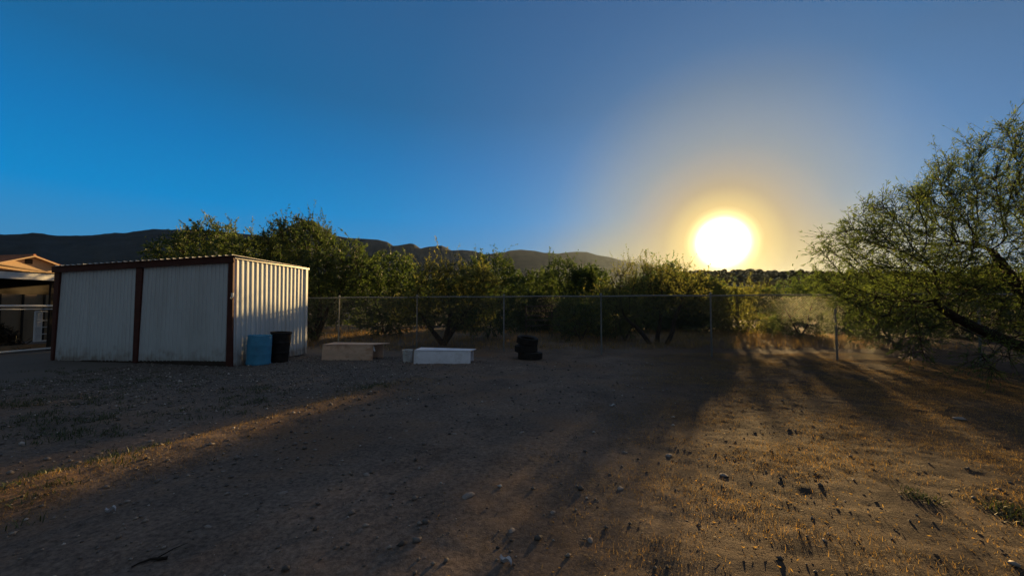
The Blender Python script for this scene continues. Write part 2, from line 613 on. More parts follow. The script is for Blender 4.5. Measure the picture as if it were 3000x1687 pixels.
# ------------------------------------------------------------------ hills
def hill(name, prof, dist, front, mat, seed, rough=0.012, n=420, ext=None):
    """A ridge whose crest follows the profile's bearings and elevations, with a foreslope and a back slope."""
    px = np.array([p[0] for p in prof], float)
    py = np.array([p[1] for p in prof], float)
    q = np.linspace(px[0], px[-1], n)
    yy = np.interp(q, px, py)
    rows = []
    fr = [front, front + (1 - front) * .25, front + (1 - front) * .5, front + (1 - front) * .75, front + (1 - front) * .9, 1.0, 1.08, 1.25, 1.5]
    hs = [-.01, .16, .40, .70, .88, 1.0, .9, .5, -.01]
    crest = []
    for a, b in zip(q, yy):
        d = ray(a, b)
        hd = math.hypot(d.x, d.y)
        crest.append((d.x / hd, d.y / hd, d.z / hd))
    crest = np.array(crest)
    H = crest[:, 2] * dist + EYE
    sub = 4
    rr = np.interp(np.linspace(0, len(fr) - 1, (len(fr) - 1) * sub + 1), range(len(fr)), fr)
    hh = np.interp(np.linspace(0, len(fr) - 1, (len(fr) - 1) * sub + 1), range(len(fr)), hs)
    for r, h in zip(rr, hh):
        X = crest[:, 0] * dist * r
        Y = crest[:, 1] * dist * r
        k = dist * rough
        nz = noise2(X, Y, dist * .09, seed) * 3.2 + noise2(X, Y, dist * .035, seed + 1) * 1.5 + noise2(X, Y, dist * .012, seed + 2) * .5
        amp = k * min(1, max(0, h) * 2) * min(1, max(0, 1 - h) * 2.2)
        fine = noise2(X, Y, dist * .004, seed + 3) * k * .07
        rows.append(np.stack([X, Y, H * h + nz * amp + fine], -1))
    V = np.array(rows)
    ny_, nx_ = V.shape[:2]
    ii = np.arange(nx_ * ny_).reshape(ny_, nx_)
    qd = np.stack([ii[:-1, :-1], ii[:-1, 1:], ii[1:, 1:], ii[1:, :-1]], -1).reshape(-1, 4)
    o = raw_mesh(name, V.reshape(-1, 3), qd, 4, mat, smooth=True)
    tag(o, kind='structure')
    return o


hill_m = material('scrub_hillside', (.040, .052, .058), .95, .35, .02, .05)
hill_far_m = material('far_hillside', (.055, .048, .048), .95, .25, .02, .05)
hill('hills', [(-600, 700), (-200, 690), (0, 687), (55, 686), (97, 682), (121, 684), (158, 690), (194, 691), (273, 689), (334, 682), (364, 683), (395, 678), (449, 671), (500, 673), (565, 672),
               (640, 678), (700, 684), (760, 690), (830, 700), (900, 720), (960, 745), (1040, 790), (1100, 850), (1140, 892)], 900, .55, hill_m, 21)
hill('hills', [(640, 892), (700, 790), (760, 715), (814, 681), (845, 664), (883, 645), (918, 647), (952, 671), (980, 690), (1019, 697), (1054, 699), (1106, 702), (1135, 709), (1152, 720), (1167, 719),
               (1202, 713), (1213, 715), (1232, 728), (1254, 723), (1294, 719), (1309, 726), (1323, 734), (1355, 732), (1387, 735), (1416, 744), (1460, 756), (1520, 800), (1580, 850), (1620, 892)], 1500, .62, hill_m, 31, .007, 700)
hill('hills', [(1180, 892), (1250, 820), (1330, 765), (1400, 745), (1435, 744), (1481, 738), (1493, 734), (1525, 731), (1545, 733), (1568, 735), (1597, 741), (1609, 740), (1632, 743), (1649, 741), (1690, 737),
               (1719, 738), (1748, 747), (1785, 753), (1820, 762), (1852, 769), (1893, 780), (1960, 793), (2050, 812), (2200, 840), (2400, 892)], 2200, .62, hill_far_m, 41, .006, 600)
ridge = hill('hills', [(1760, 880), (1850, 822), (1950, 806), (2066, 797), (2150, 795), (2250, 800), (2314, 799), (2400, 800), (2500, 803), (2700, 806), (3000, 812), (3400, 820), (3900, 840)], 240, .5, hill_m, 51, .006, 400)


def blob_field(name, pts, rads, mat, seed):
    """Many lumpy scrub crowns in one mesh, for a wood nobody could count."""
    rng = np.random.default_rng(seed)
    k, rings = 7, 4
    vs, fs, off = [], [], 0
    base = []
    for i in range(1, rings):
        ph = math.pi * i / rings
        for j in range(k):
            a = 2 * math.pi * (j + .5 * (i % 2)) / k
            base.append((math.sin(ph) * math.cos(a), math.sin(ph) * math.sin(a), math.cos(ph)))
    base = np.array([(0, 0, 1)] + base + [(0, 0, -1)])
    tri = []
    for j in range(k):
        tri.append((0, 1 + j, 1 + (j + 1) % k))
    for i in range(rings - 2):
        for j in range(k):
            a, b = 1 + i * k + j, 1 + i * k + (j + 1) % k
            tri += [(a, a + k, b + k), (a, b + k, b)]
    last = len(base) - 1
    for j in range(k):
        tri.append((last, last - k + (j + 1) % k, last - k + j))
    tri = np.array(tri)
    for p, r in zip(pts, rads):
        v = base * (1 + rng.normal(0, .22, (len(base), 1))) * np.array([r * rng.uniform(.9, 1.3), r * rng.uniform(.9, 1.3), r * rng.uniform(.6, .95)]) + np.array(p)
        vs.append(v)
        fs.append(tri + off)
        off += len(v)
    return raw_mesh(name, np.concatenate(vs), np.concatenate(fs), 3, mat)


rng = np.random.default_rng(5)
bp, br = [], []
for i in range(2200):
    px = rng.uniform(1850, 3300)
    rr = rng.uniform(.72, 1.02)
    top = np.interp(px, [1850, 1950, 2066, 2150, 2250, 2314, 2500, 3000, 3400], [822, 806, 797, 795, 800, 799, 803, 812, 820])
    d = ray(px, top)
    hd = math.hypot(d.x, d.y)
    h = np.interp(rr, [.5, .625, .75, .875, .95, 1.0, 1.08], [0, .16, .4, .7, .88, 1, .9])
    r_ = rng.uniform(.6, 1.5)
    bp.append((d.x / hd * 240 * rr, d.y / hd * 240 * rr, (d.z / hd * 240 + EYE) * h + r_ * .35))
    br.append(r_)
wood_m = material('far_scrub', (.12, .095, .045), .95, .4, .3, .05)
tag(blob_field('woods', bp, br, wood_m, 6), 'dark scrubby wood covering the low ridge under the sun', 'woods', kind='stuff')


# ------------------------------------------------------------------ trees
def colonise(env, n_attr, starts, seed, step=.16, kill=.30, infl=1.6, lift=.05, gap=.0):
    """Grow a branch skeleton into the crown's envelope (a list of ellipsoids: centre, radii, weight)."""
    rng = np.random.default_rng(seed)
    vol = np.array([e[1][0] * e[1][1] * e[1][2] * (e[2] if len(e) > 2 else 1) for e in env])
    cnt = (vol / vol.sum() * n_attr).astype(int) + 1
    A = []
    for e, c in zip(env, cnt):
        v = rng.normal(0, 1, (c, 3))
        v /= np.linalg.norm(v, axis=1)[:, None]
        v *= (rng.uniform(0, 1, c) ** (1 / 3.6))[:, None]
        A.append(v * np.array(e[1]) + np.array(e[0]))
    A = np.concatenate(A)
    A = A[A[:, 2] > .12]
    if gap:
        q = noise2(A[:, 0] + A[:, 2] * .6, A[:, 1] - A[:, 2] * .8, .9, seed + 77)
        A = A[q > -.5 + gap]
    nodes, par = [], []
    for s in starts:
        prev = -1
        for p in s:
            nodes.append(np.array(p, float))
            par.append(prev)
            prev = len(nodes) - 1
    P = np.array(nodes)
    D = np.linalg.norm(A[:, None] - P[None], axis=2)
    near = D.argmin(1)
    nd_ = D.min(1)
    alive = np.ones(len(A), bool)
    far0 = 1e9
    for it in range(160):
        act = alive & (nd_ < max(infl, nd_[alive].min() * 1.15 if alive.any() else 0))
        if not act.any():
            break
        vec = A[act] - P[near[act]]
        vec /= np.linalg.norm(vec, axis=1)[:, None] + 1e-9
        acc = np.zeros((len(P), 3))
        np.add.at(acc, near[act], vec)
        who = np.unique(near[act])
        d = acc[who]
        d /= np.linalg.norm(d, axis=1)[:, None] + 1e-9
        d += rng.normal(0, .22, d.shape)
        d[:, 2] += lift
        d /= np.linalg.norm(d, axis=1)[:, None]
        newp = P[who] + d * step
        base = len(P)
        P = np.concatenate([P, newp])
        par += list(who)
        idxs = np.where(alive)[0]
        Dn = np.linalg.norm(A[idxs][:, None] - newp[None], axis=2)
        am, mn = Dn.argmin(1), Dn.min(1)
        better = mn < nd_[idxs]
        near[idxs[better]] = base + am[better]
        nd_[idxs[better]] = mn[better]
        alive &= nd_ > kill
        if len(P) > 9000:
            break
    return P, np.array(par)


def skeleton_radii(P, par, tip, expo=2.35, rmax=.2):
    n = len(P)
    kids = [[] for _ in range(n)]
    for i, p in enumerate(par):
        if p >= 0:
            kids[p].append(i)
    load = np.zeros(n)
    for i in range(n - 1, -1, -1):
        if not kids[i]:
            load[i] += 1
        if par[i] >= 0:
            load[par[i]] += load[i]
    r = tip * load ** (1 / expo)
    return np.minimum(r, rmax), kids, load


def wood_mesh(P, par, kids, rad, k_thick=7, k_thin=4):
    vs, fs = [], []
    off = 0
    starts = [i for i in range(len(P)) if par[i] < 0]
    stack = [(s, None) for s in starts]
    while stack:
        s, p0 = stack.pop()
        chain = [] if p0 is None else [p0]
        rads = [] if p0 is None else [min(rad[p0], rad[s] * 1.15)]
        i = s
        while True:
            chain.append(i)
            rads.append(rad[i])
            ks = kids[i]
            if not ks:
                break
            ks = sorted(ks, key=lambda c: -rad[c])
            for c in ks[1:]:
                stack.append((c, i))
            i = ks[0]
        if len(chain) < 2:
            continue
        pts = P[chain].copy()
        if len(pts) > 4:
            pts[1:-1] = pts[1:-1] * .5 + (pts[:-2] + pts[2:]) * .25
        k = k_thick if max(rads) > .035 else k_thin
        t = np.gradient(pts, axis=0)
        t /= np.linalg.norm(t, axis=1)[:, None] + 1e-9
        ref = np.array([.31, .77, .55])
        u = np.cross(t, ref)
        u /= np.linalg.norm(u, axis=1)[:, None] + 1e-9
        v = np.cross(t, u)
        a = np.arange(k) * 2 * np.pi / k
        rr = np.array(rads)
        ring = pts[:, None] + (u[:, None] * np.cos(a)[None, :, None] + v[:, None] * np.sin(a)[None, :, None]) * rr[:, None, None]
        vs.append(ring.reshape(-1, 3))
        m = len(pts)
        ii = np.arange(m * k).reshape(m, k) + off
        jj = np.roll(ii, -1, axis=1)
        fs.append(np.stack([ii[:-1], jj[:-1], jj[1:], ii[1:]], -1).reshape(-1, 4))
        off += m * k
    return np.concatenate(vs), np.concatenate(fs)


def leaves_mesh(base, tdir, L, W, rng, droop=.35):
    """One folded diamond leaf spray per row."""
    n = len(base)
    d = tdir + rng.normal(0, .45, (n, 3))
    d[:, 2] -= droop
    d /= np.linalg.norm(d, axis=1)[:, None]
    s = np.cross(d, rng.normal(0, 1, (n, 3)))
    s /= np.linalg.norm(s, axis=1)[:, None] + 1e-9
    nn = np.cross(d, s)
    l = L * rng.uniform(.6, 1.25, (n, 1))
    wd = W * rng.uniform(.7, 1.2, (n, 1))
    a = base
    b = base + d * l * .45 + s * wd * .5 + nn * wd * .12
    c = base + d * l
    e = base + d * l * .45 - s * wd * .5 + nn * wd * .12
    V = np.stack([a, b, c, e], 1).reshape(-1, 3)
    Fq = np.arange(4 * n).reshape(n, 4)
    return V, Fq


def make_tree(name, base, env, starts, label, group=None, n_attr=900, seed=1, leaf=(.11, .035), n_twigs=4, n_leaf=7, twig_len=.34, mat='leaf',
              step=.2, kill=.34, infl=1.8, tip=.006, rmax=.13, leafy_r=2.6, gap=.0, twigs_geo=True, droop=.35, up=.25, spikes=0, cat='tree', lift=.05, trunk_r=.04):
    rng = np.random.default_rng(seed + 1000)
    env = [(tuple(np.array(e[0]) - np.array(base)),) + tuple(e[1:]) for e in env]
    starts = [[tuple(np.array(p) - np.array(base)) for p in s] for s in starts]
    P, par = colonise(env, n_attr, starts, seed, step, kill, infl, gap=gap, lift=lift)
    rad, kids, load = skeleton_radii(P, par, tip, rmax=rmax)
    nstart = sum(len(s) for s in starts)
    k = 0
    for s_ in starts:
        for i in range(len(s_)):
            rad[k] = max(rad[k], trunk_r * (1.15 - .6 * i / len(s_)))
            k += 1
    V, Fq = wood_mesh(P, par, kids, rad)
    # twigs
    thin = np.where((rad < tip * leafy_r) & (np.arange(len(P)) >= nstart))[0]
    src = np.repeat(thin, n_twigs)
    pd = P[src] - P[np.maximum(par[src], 0)]
    pd /= np.linalg.norm(pd, axis=1)[:, None] + 1e-9
    cen = P.mean(0)
    outw = P[src] - cen
    outw /= np.linalg.norm(outw, axis=1)[:, None] + 1e-9
    d = pd * .8 + outw * .35 + rng.normal(0, .6, pd.shape)
    d[:, 2] += up
    d /= np.linalg.norm(d, axis=1)[:, None]
    ln = twig_len * rng.uniform(.45, 1.3, len(src))
    p0 = P[src]
    if spikes:      # long upright shoots poking out of the top
        zt = np.percentile(P[thin, 2], 82)
        tops = thin[P[thin, 2] > zt]
        pick = rng.choice(tops, min(spikes, len(tops)), replace=False)
        p0 = np.concatenate([p0, P[pick]])
        ds = rng.normal(0, .28, (len(pick), 3))
        ds[:, 2] = 1
        ds /= np.linalg.norm(ds, axis=1)[:, None]
        d = np.concatenate([d, ds])
        ln = np.concatenate([ln, twig_len * rng.uniform(1.2, 3.2, len(pick))])
    bend = rng.normal(0, .18, d.shape)
    bend[:, 2] -= .12
    # leaves along the twigs
    nl = np.maximum(2, (n_leaf * ln / twig_len * rng.uniform(.6, 1.3, len(ln)))).astype(int)
    who = np.repeat(np.arange(len(ln)), nl)
    t = rng.uniform(.12, 1.0, len(who))
    bp_ = p0[who] + d[who] * (ln[who] * t)[:, None] + bend[who] * (ln[who] * t * t)[:, None]
    LV, LF = leaves_mesh(bp_, d[who], leaf[0], leaf[1], rng, droop)
    root = thing(name, base, label, cat, group)
    if twigs_geo:
        tw_v, tw_f = [], []
        ts = np.array([0, .5, 1.0])
        q = p0[:, None] + d[:, None] * (ln[:, None] * ts)[..., None] + bend[:, None] * (ln[:, None] * ts * ts)[..., None]
        u = np.cross(d, np.array([.3, .5, .81]))
        u /= np.linalg.norm(u, axis=1)[:, None] + 1e-9
        v2 = np.cross(d, u)
        rr = tip * .75 * np.array([1, .75, .35])
        a = np.arange(3) * 2 * np.pi / 3
        ring = q[:, :, None] + (u[:, None, None] * np.cos(a)[None, None, :, None] + v2[:, None, None] * np.sin(a)[None, None, :, None]) * rr[None, :, None, None]
        nt_ = len(p0)
        tw = ring.reshape(-1, 3)
        ii = np.arange(nt_ * 9).reshape(nt_, 3, 3)
        jj = np.roll(ii, -1, axis=2)
        tf = np.stack([ii[:, :-1], jj[:, :-1], jj[:, 1:], ii[:, 1:]], -1).reshape(-1, 4)
        Fq = np.concatenate([Fq, tf + len(V)])
        V = np.concatenate([V, tw])
    tr = raw_mesh('trunk', V, Fq, 4, M['bark'], root, smooth=True)
    cr = raw_mesh('crown', LV, LF, 4, M[mat], root)
    print(name, len(P), 'nodes', len(LV) // 4, 'leaves')
    return root


def X(px, Y):
    return (px - 1500) / F * Y


def Z(py, Y):
    return at(1500, py, Y).z


def trunkpath(b, tops, rng_seed=0, n=4):
    """Start chains from base point b towards several fork points."""
    rr = random.Random(rng_seed)
    out = []
    for t in tops:
        ch = []
        for i in range(n + 1):
            f = i / n
            j = .05 if 0 < i < n else 0
            ch.append((b[0] + (t[0] - b[0]) * f + rr.uniform(-j, j), b[1] + (t[1] - b[1]) * f + rr.uniform(-j, j), b[2] + (t[2] - b[2]) * f))
        out.append(ch)
    return out


def ell(px, py, Y, rx, ry, rz, wt=1.0):
    """Crown lobe centred where (px, py) lies at depth Y; radii in metres."""
    c = at(px, py, Y)
    return ((c.x, c.y, c.z), (rx, ry, rz), wt)


BEHIND = 'mesquite trees behind the chain link fence'
# -- behind the shed
b = (X(640, 17.5), 17.5, 0)
make_tree('mesquite_tree', b, [ell(560, 750, 17.5, 1.7, 1.6, .95), ell(625, 700, 17.8, 1.1, 1.3, .70, 1.2), ell(745, 752, 17.5, 1.8, 1.6, .9), ell(640, 790, 17.2, 2.6, 1.8, 1.0), ell(500, 745, 17.6, .8, .8, .45)],
          trunkpath(b, [(b[0] - .8, 17.4, 1.6), (b[0] + .7, 17.6, 1.7), (b[0], 17.9, 1.8)], 1), 'broad green mesquite tree rising behind the white metal shed roof',
          BEHIND, 2000, 3, trunk_r=.12, leaf=(.11, .040), n_twigs=6, n_leaf=11, spikes=70, mat='leaf')
b = (X(925, 17.0), 17.0, 0)
make_tree('mesquite_tree', b, [ell(880, 715, 17.0, 1.6, 1.6, 1.0, 1.2), ell(1010, 765, 16.8, 1.4, 1.5, .85), ell(925, 800, 16.4, 2.4, 1.7, 1.0), ell(845, 830, 16.6, 1.2, 1.2, .9), ell(1055, 810, 16.6, .8, 1.0, .55), ell(930, 890, 16.4, 1.7, 1.2, .7, .8),
                               ell(860, 960, 16.0, .7, .7, .6)],
          trunkpath(b, [(b[0] - .6, 17, 1.3), (b[0] + .6, 16.8, 1.4), (b[0] + .1, 17.3, 1.6)], 2), 'tall dense mesquite tree beside the far end of the white shed',
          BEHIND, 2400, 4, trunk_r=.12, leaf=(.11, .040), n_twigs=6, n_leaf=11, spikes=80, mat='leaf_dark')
# -- the round tree behind the fence in the middle
b = (X(1300, 15.3), 15.3, 0)
make_tree('mesquite_tree', b, [ell(1280, 825, 15.2, .95, 1.2, .68, 1.3), ell(1370, 830, 15.4, 1.2, 1.3, .65, 1.2), ell(1180, 895, 15.0, .75, .8, .40), ell(1435, 885, 15.3, .6, .9, .5), ell(1290, 885, 15.0, 1.9, 1.2, .6, .9), ell(1200, 925, 15.0, .8, .8, .40, .8),
                               ell(1390, 940, 15.2, .9, .8, .40, .7)],
          trunkpath(b, [(b[0] - .75, 15.3, 1.0), (b[0] + .25, 15.5, 1.15), (b[0] + .7, 15.3, 1.05)], 3), 'low round mesquite tree with a forked dark trunk behind the middle of the fence',
          BEHIND, 2000, 5, trunk_r=.10, leaf=(.095, .034), n_twigs=6, n_leaf=11, spikes=30, mat='leaf_pale')
# -- trees further back
b = (X(1130, 19.5), 19.5, 0)
make_tree('mesquite_tree', b, [ell(1135, 800, 19.5, 1.5, 1.3, 1.0), ell(1080, 850, 19.5, 1.2, 1.2, .9), ell(1190, 850, 19.5, 1.1, 1.2, .9), ell(1130, 930, 19.3, 1.8, 1.1, .9)],
          trunkpath(b, [(b[0] - .3, 19.5, 1.2), (b[0] + .3, 19.5, 1.2)], 4), 'mesquite tree filling the gap between the tall tree by the shed and the round one',
          BEHIND, 1400, 6, leaf=(.13, .05), n_twigs=6, n_leaf=9, spikes=25, mat='leaf_dark', twigs_geo=False)
b = (X(1430, 18.2), 18.2, 0)
mid_tree = make_tree('mesquite_tree', b, [ell(1410, 815, 18.2, .75, .8, .9, 1.2), ell(1465, 795, 18.2, .6, .7, .8), ell(1500, 850, 18.2, .75, .8, .8), ell(1420, 890, 18.0, 1.2, .9, .8), ell(1440, 950, 18, 1.2, .8, .5)],
                     trunkpath(b, [(b[0] - .3, 18.2, 1.4), (b[0] + .3, 18.2, 1.4)], 5), 'narrow upright mesquite tree with spiky top left of the dark thicket',
                     BEHIND, 1200, 7, leaf=(.12, .046), n_twigs=6, n_leaf=9, spikes=40, mat='leaf_dark', twigs_geo=False)
b = (X(1545, 25), 25, 0)
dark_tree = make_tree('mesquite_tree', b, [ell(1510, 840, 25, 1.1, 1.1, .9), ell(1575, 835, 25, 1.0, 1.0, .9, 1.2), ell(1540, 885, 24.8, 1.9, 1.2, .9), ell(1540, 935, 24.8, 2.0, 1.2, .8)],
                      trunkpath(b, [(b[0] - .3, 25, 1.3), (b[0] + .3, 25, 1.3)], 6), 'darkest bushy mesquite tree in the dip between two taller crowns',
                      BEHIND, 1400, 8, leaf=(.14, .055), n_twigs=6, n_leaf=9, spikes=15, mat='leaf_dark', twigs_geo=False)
b = (X(1650, 22), 22, 0)
make_tree('mesquite_tree', b, [ell(1645, 810, 22, 1.0, 1.0, .95, 1.2), ell(1700, 825, 22, .8, .9, .8), ell(1650, 875, 21.8, 1.5, 1.1, .9), ell(1650, 935, 21.8, 1.6, 1.1, .7)],
          trunkpath(b, [(b[0] - .3, 22, 1.3), (b[0] + .3, 22, 1.3)], 7), 'rounded dark green mesquite tree behind the metal corral panel',
          BEHIND, 1500, 9, leaf=(.13, .05), n_twigs=6, n_leaf=9, spikes=25, mat='leaf_dark', twigs_geo=False)
# -- the open bush near the sun, with bent stems
b = (X(1950, 15.5), 15.5, 0)
f1 = [(b[0], 15.5, 0), (b[0] + .12, 15.45, .25), (b[0] + .30, 15.45, .55), (b[0] + .28, 15.5, .9), (b[0] + .36, 15.5, 1.2), (b[0] + .62, 15.5, 1.5)]
f2 = [(b[0] - .35, 15.5, 0), (b[0] - .38, 15.5, .35), (b[0] - .22, 15.5, .75), (b[0] - .15, 15.5, 1.2)]
f3 = [(b[0] - .6, 15.6, 0), (b[0] - .85, 15.6, .4), (b[0] - 1.2, 15.6, .75), (b[0] - 1.6, 15.6, 1.0)]
make_tree('mesquite_tree', b, [ell(1880, 815, 15.5, 1.1, 1.1, .65, 1.0), ell(1975, 830, 15.5, 1.1, 1.1, .58), ell(1800, 860, 15.5, .9, 1.0, .6), ell(2045, 870, 15.5, .6, .8, .5), ell(1900, 890, 15.4, 1.9, 1.2, .6, .9), ell(2055, 950, 15.5, .55, .6, .6, .9)],
          [f1, f2, f3], 'open mesquite bush with three bent stems standing left of the low sun',
          BEHIND, 1700, 10, leaf=(.080, .028), n_twigs=5, n_leaf=7, spikes=70, mat='leaf_pale', gap=.27, trunk_r=.085)
b = (X(1830, 17.2), 17.2, 0)
make_tree('mesquite_shrub', b, [ell(1800, 860, 17.2, .5, .7, .42), ell(1845, 905, 17.0, .65, .7, .6), ell(1840, 960, 17.0, .65, .7, .4)],
          trunkpath(b, [(b[0] - .2, 17.2, .5), (b[0] + .2, 17.2, .5)], 8, 2), 'yellow green shrub glowing in front of the rounded dark tree',
          'low shrubs behind the fence', 500, 11, leaf=(.10, .036), n_twigs=6, n_leaf=9, mat='leaf_pale', cat='shrub')
b = (X(1700, 17.0), 17.0, 0)
make_tree('mesquite_shrub', b, [ell(1705, 925, 17.0, .60, .6, .55), ell(1660, 960, 17.0, .6, .6, .45), ell(1745, 960, 17.0, .5, .6, .4)],
          trunkpath(b, [(b[0] - .2, 17.0, .4), (b[0] + .2, 17.0, .4)], 12, 2), 'small rounded shrub at the left foot of the bush with bent stems',
          'low shrubs behind the fence', 1000, 16, leaf=(.10, .036), n_twigs=6, n_leaf=9, mat='leaf', cat='shrub')
# -- low sunlit shrubs right of the bush
b = (X(2175, 21), 21, 0)
low_a = make_tree('mesquite_shrub', b, [ell(2150, 875, 21, 1.2, 1.0, .60), ell(2210, 870, 21, 1.1, 1.0, .55), ell(2120, 910, 21, .9, .8, .6), ell(2170, 930, 21, 1.3, .9, .5), ell(2165, 955, 20.8, 1.5, .9, .38)],
                  trunkpath(b, [(b[0] - .3, 21, .6), (b[0] + .3, 21, .6)], 9, 2), 'low golden shrub straight under the sun beyond the fence rail',
                  'low shrubs behind the fence', 1300, 12, leaf=(.12, .044), n_twigs=6, n_leaf=9, spikes=25, mat='leaf_pale', cat='shrub', twigs_geo=False)
b = (X(2340, 19), 19, 0)
low_b = make_tree('mesquite_shrub', b, [ell(2310, 870, 19, 1.1, 1.0, .6), ell(2390, 855, 19, 1.3, 1.0, .7), ell(2270, 895, 19, .8, .8, .5), ell(2340, 930, 19, 1.5, .9, .55), ell(2340, 962, 18.8, 1.6, .9, .40)],
                  trunkpath(b, [(b[0] - .3, 19, .6), (b[0] + .4, 19, .6)], 10, 2), 'green shrub between the golden shrub and the big tree',
                  'low shrubs behind the fence', 1400, 13, leaf=(.12, .044), n_twigs=6, n_leaf=9, spikes=25, mat='leaf', cat='shrub', twigs_geo=False)
# -- the big tree on the right: a lower dense lobe and an open airy crown
b = (11.4, 8.3, 0)
fa = [(11.4, 8.3, 0), (11.1, 8.3, .35), (10.6, 8.25, .62), (10.1, 8.2, .80), (9.6, 8.2, .98), (9.1, 8.2, 1.25), (8.7, 8.2, 1.5)]
fb = [(11.5, 8.4, 0), (11.3, 8.4, .6), (11.0, 8.4, 1.3), (10.6, 8.4, 2.0), (10.25, 8.4, 2.6)]
fc = [(11.7, 8.5, 0), (11.8, 8.5, .9), (11.7, 8.5, 1.9), (11.5, 8.5, 2.9)]
make_tree('mesquite_tree', b, [((11.1, 8.5, 3.95), (1.9, 1.7, 1.45), .8), ((10.0, 8.4, 3.4), (1.4, 1.3, 1.1), .8), ((8.6, 8.3, 3.15), (1.4, 1.3, .85), .9), ((7.5, 8.2, 2.75), (1.1, .9, .60), .9),
                               ((8.2, 8.4, 2.0), (1.8, 1.2, .65), 1.7), ((9.8, 8.8, 2.2), (1.6, 1.2, .7), .9), ((8.8, 8.9, 1.35), (1.3, .7, .45), 1.2), ((7.3, 8.1, 1.5), (.7, .6, .4), 1.2),
                               ((7.75, 7.7, .80), (.22, .3, .5), 2.0), ((8.0, 6.7, .62), (.45, .35, .40), 1.6), ((9.5, 7.3, .95), (.8, .6, .5), 1.4), ((10.3, 7.8, 1.3), (.9, .7, .5), 1.0)],
          [fa, fb, fc], 'large airy mesquite tree leaning in from the right over the dirt yard', None, 3600, 14, trunk_r=.12, leaf=(.085, .018), n_twigs=5, n_leaf=7, twig_len=.32, mat='leaf', step=.12, kill=.21, infl=1.0,
          tip=.0050, rmax=.15, gap=.27, droop=.3, spikes=170, leafy_r=2.2, lift=.03, up=.35)
b = (X(2620, 13.5), 13.5, 0)
make_tree('mesquite_tree', b, [ell(2540, 850, 13.5, 1.4, 1.0, .65), ell(2640, 870, 13.5, 1.4, 1.0, .8), ell(2480, 900, 13.3, .8, .7, .5), ell(2760, 880, 13.8, 1.3, 1.0, .8), ell(2640, 940, 13.5, 1.6, .9, .5), ell(2620, 985, 13.4, 1.6, .8, .38)],
          trunkpath(b, [(b[0] - .5, 13.5, .8), (b[0] + .4, 13.5, .8)], 11), 'dense green mesquite behind the fence, half hidden by the big tree', BEHIND,
          1600, 15, leaf=(.09, .032), n_twigs=6, n_leaf=9, spikes=20, mat='leaf')


def copy_tree(src, loc, rz, sc, label, group, cat=None):
    r = src.copy()
    COL.objects.link(r)
    r.location = loc
    r.rotation_euler = (0, 0, rz)
    r.scale = (sc, sc, sc)
    r['label'] = label
    r['group'] = group
    for ch in src.children:
        c = ch.copy()
        COL.objects.link(c)
        c.parent = r
    return r


THICK = 'thicket of trees behind the fence'
rr = random.Random(8)
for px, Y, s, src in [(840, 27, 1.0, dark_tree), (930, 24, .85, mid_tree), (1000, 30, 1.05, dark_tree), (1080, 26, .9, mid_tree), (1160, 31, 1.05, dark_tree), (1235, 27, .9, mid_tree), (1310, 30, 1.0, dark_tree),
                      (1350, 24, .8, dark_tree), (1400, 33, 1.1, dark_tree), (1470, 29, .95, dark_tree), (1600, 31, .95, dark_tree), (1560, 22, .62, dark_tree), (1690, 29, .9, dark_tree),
                      (1640, 26, .75, mid_tree), (1740, 25, .7, dark_tree), (1730, 22.3, 1.0, dark_tree), (1893, 23.5, .82, dark_tree), (1968, 24.5, .88, dark_tree), (2040, 25, .9, dark_tree), (760, 24, .9, dark_tree)]:  # trees hidden behind the open bush are added to shade the yard
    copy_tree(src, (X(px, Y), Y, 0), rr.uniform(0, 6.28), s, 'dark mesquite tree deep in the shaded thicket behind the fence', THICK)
for px, Y, s, src in [(2090, 27, .8, low_a), (2250, 30, .9, low_a), (2450, 24, 1.0, low_b), (2560, 20, 1.0, low_b), (2720, 19, 1.0, low_b), (2870, 18, 1.1, low_b), (3000, 17, 1.1, low_b), (2350, 34, 1.0, low_a), (2000, 33, .8, low_a),
                      (2290, 25, .7, low_a), (2160, 36, 1.0, low_a), (2450, 38, 1.1, low_b), (2600, 30, 1.1, low_b), (2780, 28, 1.2, low_b), (2950, 26, 1.2, low_b), (1900, 42, 1.0, low_a), (2250, 46, 1.2, low_a), (2050, 50, 1.3, low_b),
                      (2500, 52, 1.3, low_a), (2700, 44, 1.4, low_b), (2380, 62, 1.6, low_b), (2180, 66, 1.6, low_a), (1980, 70, 1.7, low_b), (2600, 68, 1.7, low_a), (2850, 50, 1.5, low_a), (1800, 55, 1.4, low_a),
                      (1690, 19, .8, low_a), (1800, 18, .75, low_a), (1872, 22, 1.1, low_b), (1945, 24.5, 1.35, low_b), (2035, 25, 1.3, low_a), (2070, 23.5, .9, low_b)]:  # this row of shrubs is added to block the low sun
    copy_tree(src, (X(px, Y), Y, 0), rr.uniform(0, 6.28), s, 'low mesquite shrub scattered on the far side of the fence towards the sun', 'scattered shrubs towards the sun')


